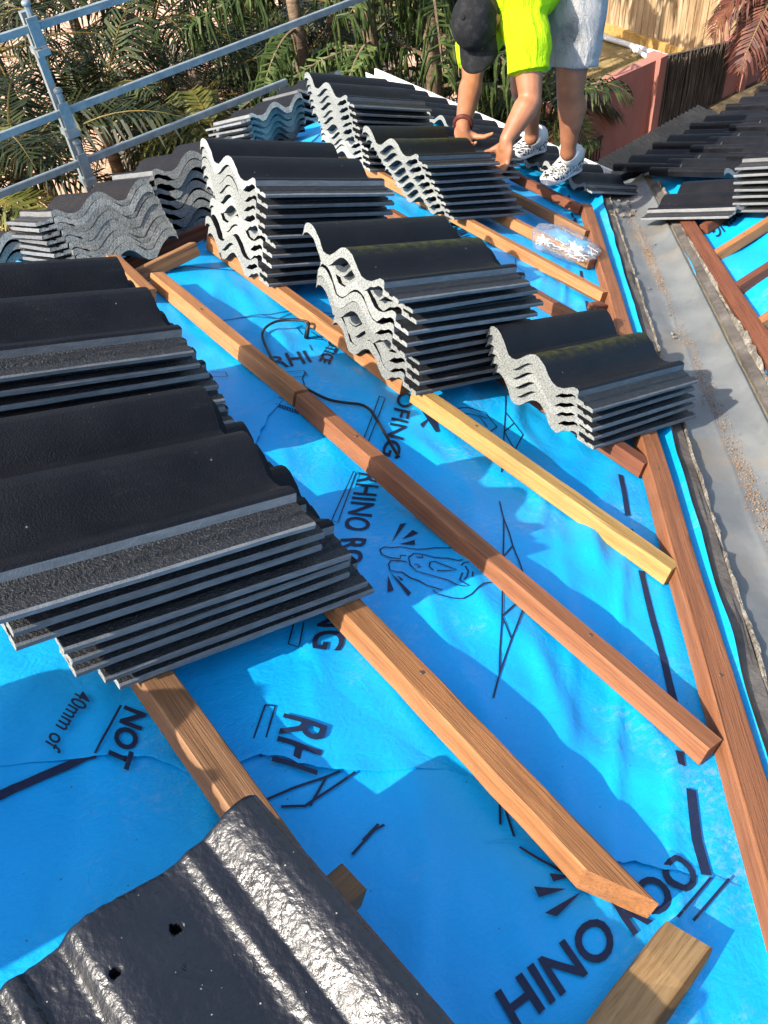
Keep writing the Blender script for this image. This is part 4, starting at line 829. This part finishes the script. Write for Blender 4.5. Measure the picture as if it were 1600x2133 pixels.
feetL = S1(1165, 366, .09); man = empty('person', feetL, 'person in lime shirt, white shorts and black cap bending over a tile stack', 'person')
def mpart(name, me, mt, parent=None):
    me.materials.clear(); me.materials.append(mt); o = bpy.data.objects.new(name, me); COL.objects.link(o); o.parent = parent or man
    o.matrix_parent_inverse = Matrix.Translation(-feetL) if not parent else Matrix.Identity(4); return o
def fused(mb, vox, it=6, fac=.5):
    me = mb.mesh('tmp', []) if False else None
    me = bpy.data.meshes.new('tmp'); me.from_pydata(mb.v, [], mb.f); o = bpy.data.objects.new('tmp', me); COL.objects.link(o)
    bm = bmesh.new(); bm.from_mesh(me); bmesh.ops.recalc_face_normals(bm, faces=bm.faces[:]); bm.to_mesh(me); bm.free()
    r = o.modifiers.new('r', 'REMESH'); r.mode = 'VOXEL'; r.voxel_size = vox; r.use_smooth_shade = True
    s = o.modifiers.new('s', 'SMOOTH'); s.factor = fac; s.iterations = it
    dg = bpy.context.evaluated_depsgraph_get(); dg.update(); out = bpy.data.meshes.new_from_object(o.evaluated_get(dg)); bpy.data.objects.remove(o); bpy.data.meshes.remove(me)
    out.polygons.foreach_set('use_smooth', [True] * len(out.polygons)); return out
def limb(mb, pts, rs, n=14):
    mb.tube(pts, rs, n)
    for p, r in zip(pts, rs): mb.ell(p, (r * .99,) * 3, nu=n, nv=9)
Lhip, Rhip = V((2.80, 2.52, -.20)), V((2.86, 2.75, -.23))
Lk, Rk = YP(1188, 182, 2.45), YP(1090, 182, 2.80); La, Ra = YP(1183, 318, 2.45), YP(1107, 286, 2.83)
Lsh, Rsh = YP(1098, 92, 2.44), YP(990, 92, 2.80); Le, Re = YP(1105, 208, 2.36), YP(984, 165, 2.74); Lw, Rw = YP(1056, 290, 2.34), YP(964, 262, 2.56)
pelv, waist, chest = V((2.86, 2.63, -.16)), V((2.72, 2.62, -.12)), V((2.55, 2.62, -.17)); neck = V((2.455, 2.62, -.215)); hc = YP(994, 46, 2.60)
hu = V((-.80, -.30, .42)).normalized(); hf = V((-.32, -.22, -.92)); hf = (hf - hu * hf.dot(hu)).normalized(); hl = hu.cross(hf); HR = Matrix((hf, hl, hu)).transposed()
def hp_(x, y, z): return hc + (hf * x + hl * y + hu * z) * .93
b = MB()
b.ell(pelv, (.13, .15, .10)); limb(b, [pelv, waist, chest], [.11, .115, .13]); b.ell(chest, (.15, .17, .11)); limb(b, [chest, neck, hp_(-.02, 0, -.06)], [.08, .055, .052])
for h, kn, an, sg in ((Lhip, Lk, La, 1), (Rhip, Rk, Ra, 1)):
    m1 = kn.lerp(an, .32); back = V((.018, 0, 0)); limb(b, [h, h.lerp(kn, .5), kn + V((.0, 0, .04)), kn, kn.lerp(an, .12), m1 + back, kn.lerp(an, .62) + back * .5, an + V((0, 0, .03)), an], [.09, .078, .062, .058, .055, .062, .046, .034, .036]); b.ell(kn + V((-.03, 0, .005)), (.032, .04, .045))
for sh, el, wr in ((Lsh, Le, Lw), (Rsh, Re, Rw)):
    limb(b, [chest.lerp(sh, .6), sh, sh.lerp(el, .45), el.lerp(sh, .08), el, el.lerp(wr, .22), el.lerp(wr, .6), wr], [.07, .062, .055, .045, .044, .049, .040, .029])
# head: skull, jaw, ears, nose, brow
b.ell(hp_(0, 0, .015), (.098, .076, .105), HR); b.ell(hp_(.035, 0, -.055), (.06, .056, .062), HR); b.ell(hp_(.07, 0, -.095), (.028, .03, .025), HR)
limb(b, [hp_(.092, 0, .0), hp_(.112, 0, -.03), hp_(.10, 0, -.038)], [.010, .014, .012]); b.ell(hp_(.088, .03, .012), (.015, .02, .008), HR); b.ell(hp_(.088, -.03, .012), (.015, .02, .008), HR); b.ell(hp_(.095, 0, -.066), (.012, .024, .007), HR)
for s in (1, -1):
    b.ell(hp_(-.012, s * .083, -.012), (.020, .010, .032), HR); b.ell(hp_(-.004, s * .078, -.035), (.010, .008, .012), HR)
# hands
def hand(wr, d, nrm, out, thumb, curl=(.5, .9, .8), s=1.0):
    d = d.normalized(); out = (out - d * out.dot(d)).normalized(); nrm = d.cross(out) if d.cross(out).dot(nrm) > 0 else out.cross(d)
    pc = wr + d * .045 * s; Q = Matrix((d, out, nrm)).transposed(); b.ell(pc, (.055 * s, .042 * s, .018 * s), Q); limb(b, [wr, wr + d * .03], [.029, .026])
    for k, L in enumerate((.072, .082, .076, .06)):
        p = wr + d * (.088 - .006 * abs(k - 1)) * s + out * (.030 - .020 * k) * s; dd = d.copy(); P_ = [p - d * .02, p]; rr = [.0098, .0095]
        for j, f in enumerate((.45, .32, .25)):
            a = curl[j] + .08 * k * (j == 0); dd = (dd * math.cos(a) + nrm * math.sin(a)).normalized(); P_.append(P_[-1] + dd * L * f * s); rr.append(.0092 - .0011 * j)
        limb(b, P_, rr, 8)
    p = wr + d * .03 * s + out * thumb * .03; td = (d * .6 + out * thumb * .7 + nrm * .45).normalized(); limb(b, [p, p + td * .035, p + (td + nrm * .25) * .062, p + (td + nrm * .55) * .082], [.014, .0125, .0105, .008], 8)
hand(Lw, YP(1046, 345, 2.33) - Lw, V((-1, .1, -.1)), V((0, 1, 0)), 1, (.25, .5, .5)); hand(Rw, YP(966, 300, 2.50) - Rw, V((0, -1, 0)), V((-1, 0, .1)), -1, (.5, .7, .6))
body = mpart('body', fused(b, .0055, 5), SKIN)
# eyes and mouth sit on the face
e_ = MB()
for s in (1, -1): e_.ell(hp_(.090, s * .030, -.004), (.009, .012, .008), HR)
mpart('eyes', e_.mesh('eyes', [], True), SOLE); e_ = MB(); e_.ell(hp_(.104, 0, -.066), (.004, .02, .003), HR); mpart('mouth', e_.mesh('mouth', [], True), noisy('lip', [(.3, (.25, .08, .06)), (.5, (.3, .1, .08)), (.7, (.33, .12, .1))]))
e_ = MB(); e_.ell(hp_(-.03, 0, .0), (.085, .0805, .085), HR); limb(e_, [hp_(-.005, .078, .0), hp_(.0, .08, -.02)], [.012, .007]); limb(e_, [hp_(-.005, -.078, .0), hp_(.0, -.08, -.02)], [.012, .007])
mpart('hair', fused(e_, .006, 3), noisy('brown_hair', [(.3, (.025, .015, .01)), (.5, (.05, .03, .018)), (.7, (.09, .055, .03))], 60, .6, .8, 120))
# cap
c_ = MB(); nu, nv = 40, 14; ring = []
for j in range(nv + 1):
    ph = math.pi / 2 * j / nv
    for i in range(nu):
        th = 2 * math.pi * i / nu; r = 1 - .012 * (abs(math.sin(3 * th)) < .12); c_.v.append(tuple(hp_(.108 * r * math.sin(ph) * math.cos(th) + .002, .090 * r * math.sin(ph) * math.sin(th), .018 + (.112 * math.cos(ph) ** .8 if j < nv else -.012))))
c_.f = [(j * nu + i, (j + 1) * nu + i, (j + 1) * nu + (i + 1) % nu, j * nu + (i + 1) % nu) for j in range(nv) for i in range(nu)]; c_.m = [0] * len(c_.f)
c_.ell(hp_(.002, 0, .131), (.009, .009, .005), HR); cap = mpart('cap', c_.mesh('cap', [], True), CAPM)
c_ = MB(); nb = 22
for lay in (0, 1):
    for i in range(nb + 1):
        th = -1.22 + 2.44 * i / nb
        for j in range(7):
            t_ = j / 6; r0 = V((.106 * math.cos(th), .0885 * math.sin(th))); ext = .082 * (math.cos(th * .62) ** .5) * t_; c_.v.append(tuple(hp_(r0.x + ext, r0.y * (1 + .05 * t_), .012 - .05 * (math.sin(th) ** 2) * (.35 + .65 * t_) - .012 * t_ - .004 * lay)))
m_ = (nb + 1) * 7
for i in range(nb):
    for j in range(6):
        a = i * 7 + j; c_.f.append((a, a + 1, a + 8, a + 7)); c_.f.append((m_ + a, m_ + a + 7, m_ + a + 8, m_ + a + 1))
for i in range(nb): a = i * 7 + 6; c_.f.append((a, m_ + a, m_ + a + 7, a + 7))
c_.m = [0] * len(c_.f); mpart('brim', c_.mesh('brim', [], True), CAPM, cap)
# shirt
s_ = MB(); limb(s_, [waist + V((.06, 0, -.01)), waist, waist.lerp(chest, .5) + V((0, 0, -.015)), chest + V((-.02, 0, -.01))], [.135, .14, .148, .135], 20); s_.ell(chest + V((-.02, 0, .0)), (.14, .205, .115)); s_.ell(waist + V((.02, 0, -.03)), (.13, .17, .10))
for sh, el, tt, r1_ in ((Lsh, Le, .50, .083), (Rsh, Re, .62, .068)): limb(s_, [chest.lerp(sh, .55), sh + V((.01, 0, 0)), sh.lerp(el, .25)], [.095, .086, .08]); s_.tube([sh, sh.lerp(el, tt * .6), sh.lerp(el, tt)], [.082, .078, r1_], 20)
limb(s_, [chest + V((-.05, 0, 0)), neck + V((-.01, 0, -.005))], [.09, .068])
sme = fused(s_, .0065, 4)
for v in sme.vertices:
    p = v.co; d = .006 * nz(p.x * 14 + p.z * 6, p.y * 10, p.z * 14) + .007 * (abs(nz(p.x * 7 + p.y * 5, p.z * 9 - p.x * 4, 3)) - .2); v.co = p + v.normal * d
mpart('shirt', sme, LIME)
s_ = MB(); limb(s_, [waist + V((.045, 0, -.01)), waist + V((.075, 0, -.015))], [.148, .146], 20); s_.ell(waist + V((.055, 0, -.045)), (.03, .178, .105)); mpart('shirt_hem', fused(s_, .007, 4), NAVY)
# shorts
s_ = MB(); limb(s_, [waist + V((.10, 0, -.02)), pelv + V((.02, 0, 0))], [.135, .15], 20); s_.ell(pelv + V((.02, 0, -.02)), (.15, .185, .13))
for h, kn in ((Lhip, Lk), (Rhip, Rk)): limb(s_, [pelv.lerp(h, .6), h + V((.01, 0, 0)), h.lerp(kn, .35)], [.12, .118, .108]); s_.tube([h.lerp(kn, .1) + V((.012, 0, 0)), h.lerp(kn, .4) + V((.010, 0, 0)), h.lerp(kn, .80) + V((.008, 0, 0))], [.115, .107, .098], 22)
sme = fused(s_, .0065, 4)
for v in sme.vertices:
    p = v.co; v.co = p + v.normal * (.006 * nz(p.x * 12, p.y * 12, p.z * 9) + .009 * (abs(nz(p.x * 6 + p.z * 3, p.y * 6, p.z * 10 + 5)) - .2))
mpart('shorts', sme, SHORT)
# watch and shoes
w_ = MB(); ax = (Rw - Re).normalized(); u0 = ax.orthogonal().normalized(); v0 = ax.cross(u0); cw = Rw - ax * .012; w_.tube([cw + (u0 * math.cos(a) + v0 * math.sin(a)) * .033 for a in [6.283 * i / 18 for i in range(19)]], .010, 6, flat=1); mpart('wristband', w_.mesh('wristband', [], True), noisy('dark_red_strap', [(.3, (.06, .015, .012)), (.5, (.07, .016, .013)), (.7, (.11, .035, .03))], 20, .6))
def shoe(heel, toe, ank):
    heel = V(heel); toe = V(toe); X = (toe - heel).normalized(); L = (toe - heel).length; Z0 = N1; Y = Z0.cross(X).normalized(); Z = X.cross(Y)
    secs = [(-.02, .028, .05), (.02, .040, .085), (.08, .046, .110), (.15, .048, .122), (.24, .047, .124), (.33, .045, .120), (.45, .043, .098), (.58, .045, .070), (.70, .047, .048), (.82, .045, .043), (.92, .037, .036), (.985, .022, .026), (1.0, .008, .014)]
    up_ = MB(); so_ = MB(); n = 16
    for t_, w_, h_ in secs:
        for k in range(n):
            a = math.pi * k / (n - 1); y = w_ * math.cos(a); z = .018 + (h_ - .018) * math.sin(a) ** .62; up_.v.append(tuple(heel + X * (t_ * L) + Y * y + Z * z))
        for k in range(n + 4):
            a = 2 * math.pi * k / (n + 4); so_.v.append(tuple(heel + X * (t_ * L * 1.015 - .002) + Y * (w_ + .003) * math.cos(a) + Z * (.012 + .013 * max(-.9, min(.9, 1.6 * math.sin(a))))))
    for i in range(len(secs) - 1):
        for k in range(n - 1): a = i * n + k; up_.f.append((a, a + n, a + n + 1, a + 1))
        for k in range(n + 4): a = i * (n + 4) + k; c = i * (n + 4) + (k + 1) % (n + 4); so_.f.append((a, a + n + 4, c + n + 4, c))
    e = (len(secs) - 1) * n; up_.f += [tuple(range(n)), tuple(e + k for k in range(n))]; e = (len(secs) - 1) * (n + 4); so_.f += [tuple(range(n + 4)), tuple(e + k for k in range(n + 4))]; up_.m = [0] * len(up_.f); so_.m = [0] * len(so_.f)
    for me in (up_, so_): pass
    o = mpart('shoe', up_.mesh('shoe', [], True), SHOE); mpart('sole', so_.mesh('sole', [], True, 50), SOLE, o); l_ = MB()
    for k in range(6):
        t_ = .28 + .06 * k; h_ = float(np.interp(t_, [a[0] for a in secs], [a[2] for a in secs])) + .002; w = .026; c = heel + X * t_ * L; l_.tube([c + Y * w * 1.1 + Z * (h_ - .014), c + Y * w * .5 + X * .004 + Z * (h_ + .001), c + Z * (h_ + .004), c - Y * w * .5 + X * .004 + Z * (h_ + .001), c - Y * w * 1.1 + Z * (h_ - .014)], .0035, 6)
    mpart('laces', l_.mesh('laces', [], True), SOLE, o); k_ = MB(); k_.tube([heel + X * .16 * L + Z * .08, ank.lerp(heel + X * .16 * L, .45) + Z * .02, ank + Z * .015], [.046, .046, .043], 14); mpart('sock', k_.mesh('sock', [], True), SOLE, o)
shoe(S1(1195, 352, .083), S1(1136, 384, .083), La); shoe(S1(1122, 312, .083), S1(1063, 331, .083), Ra)
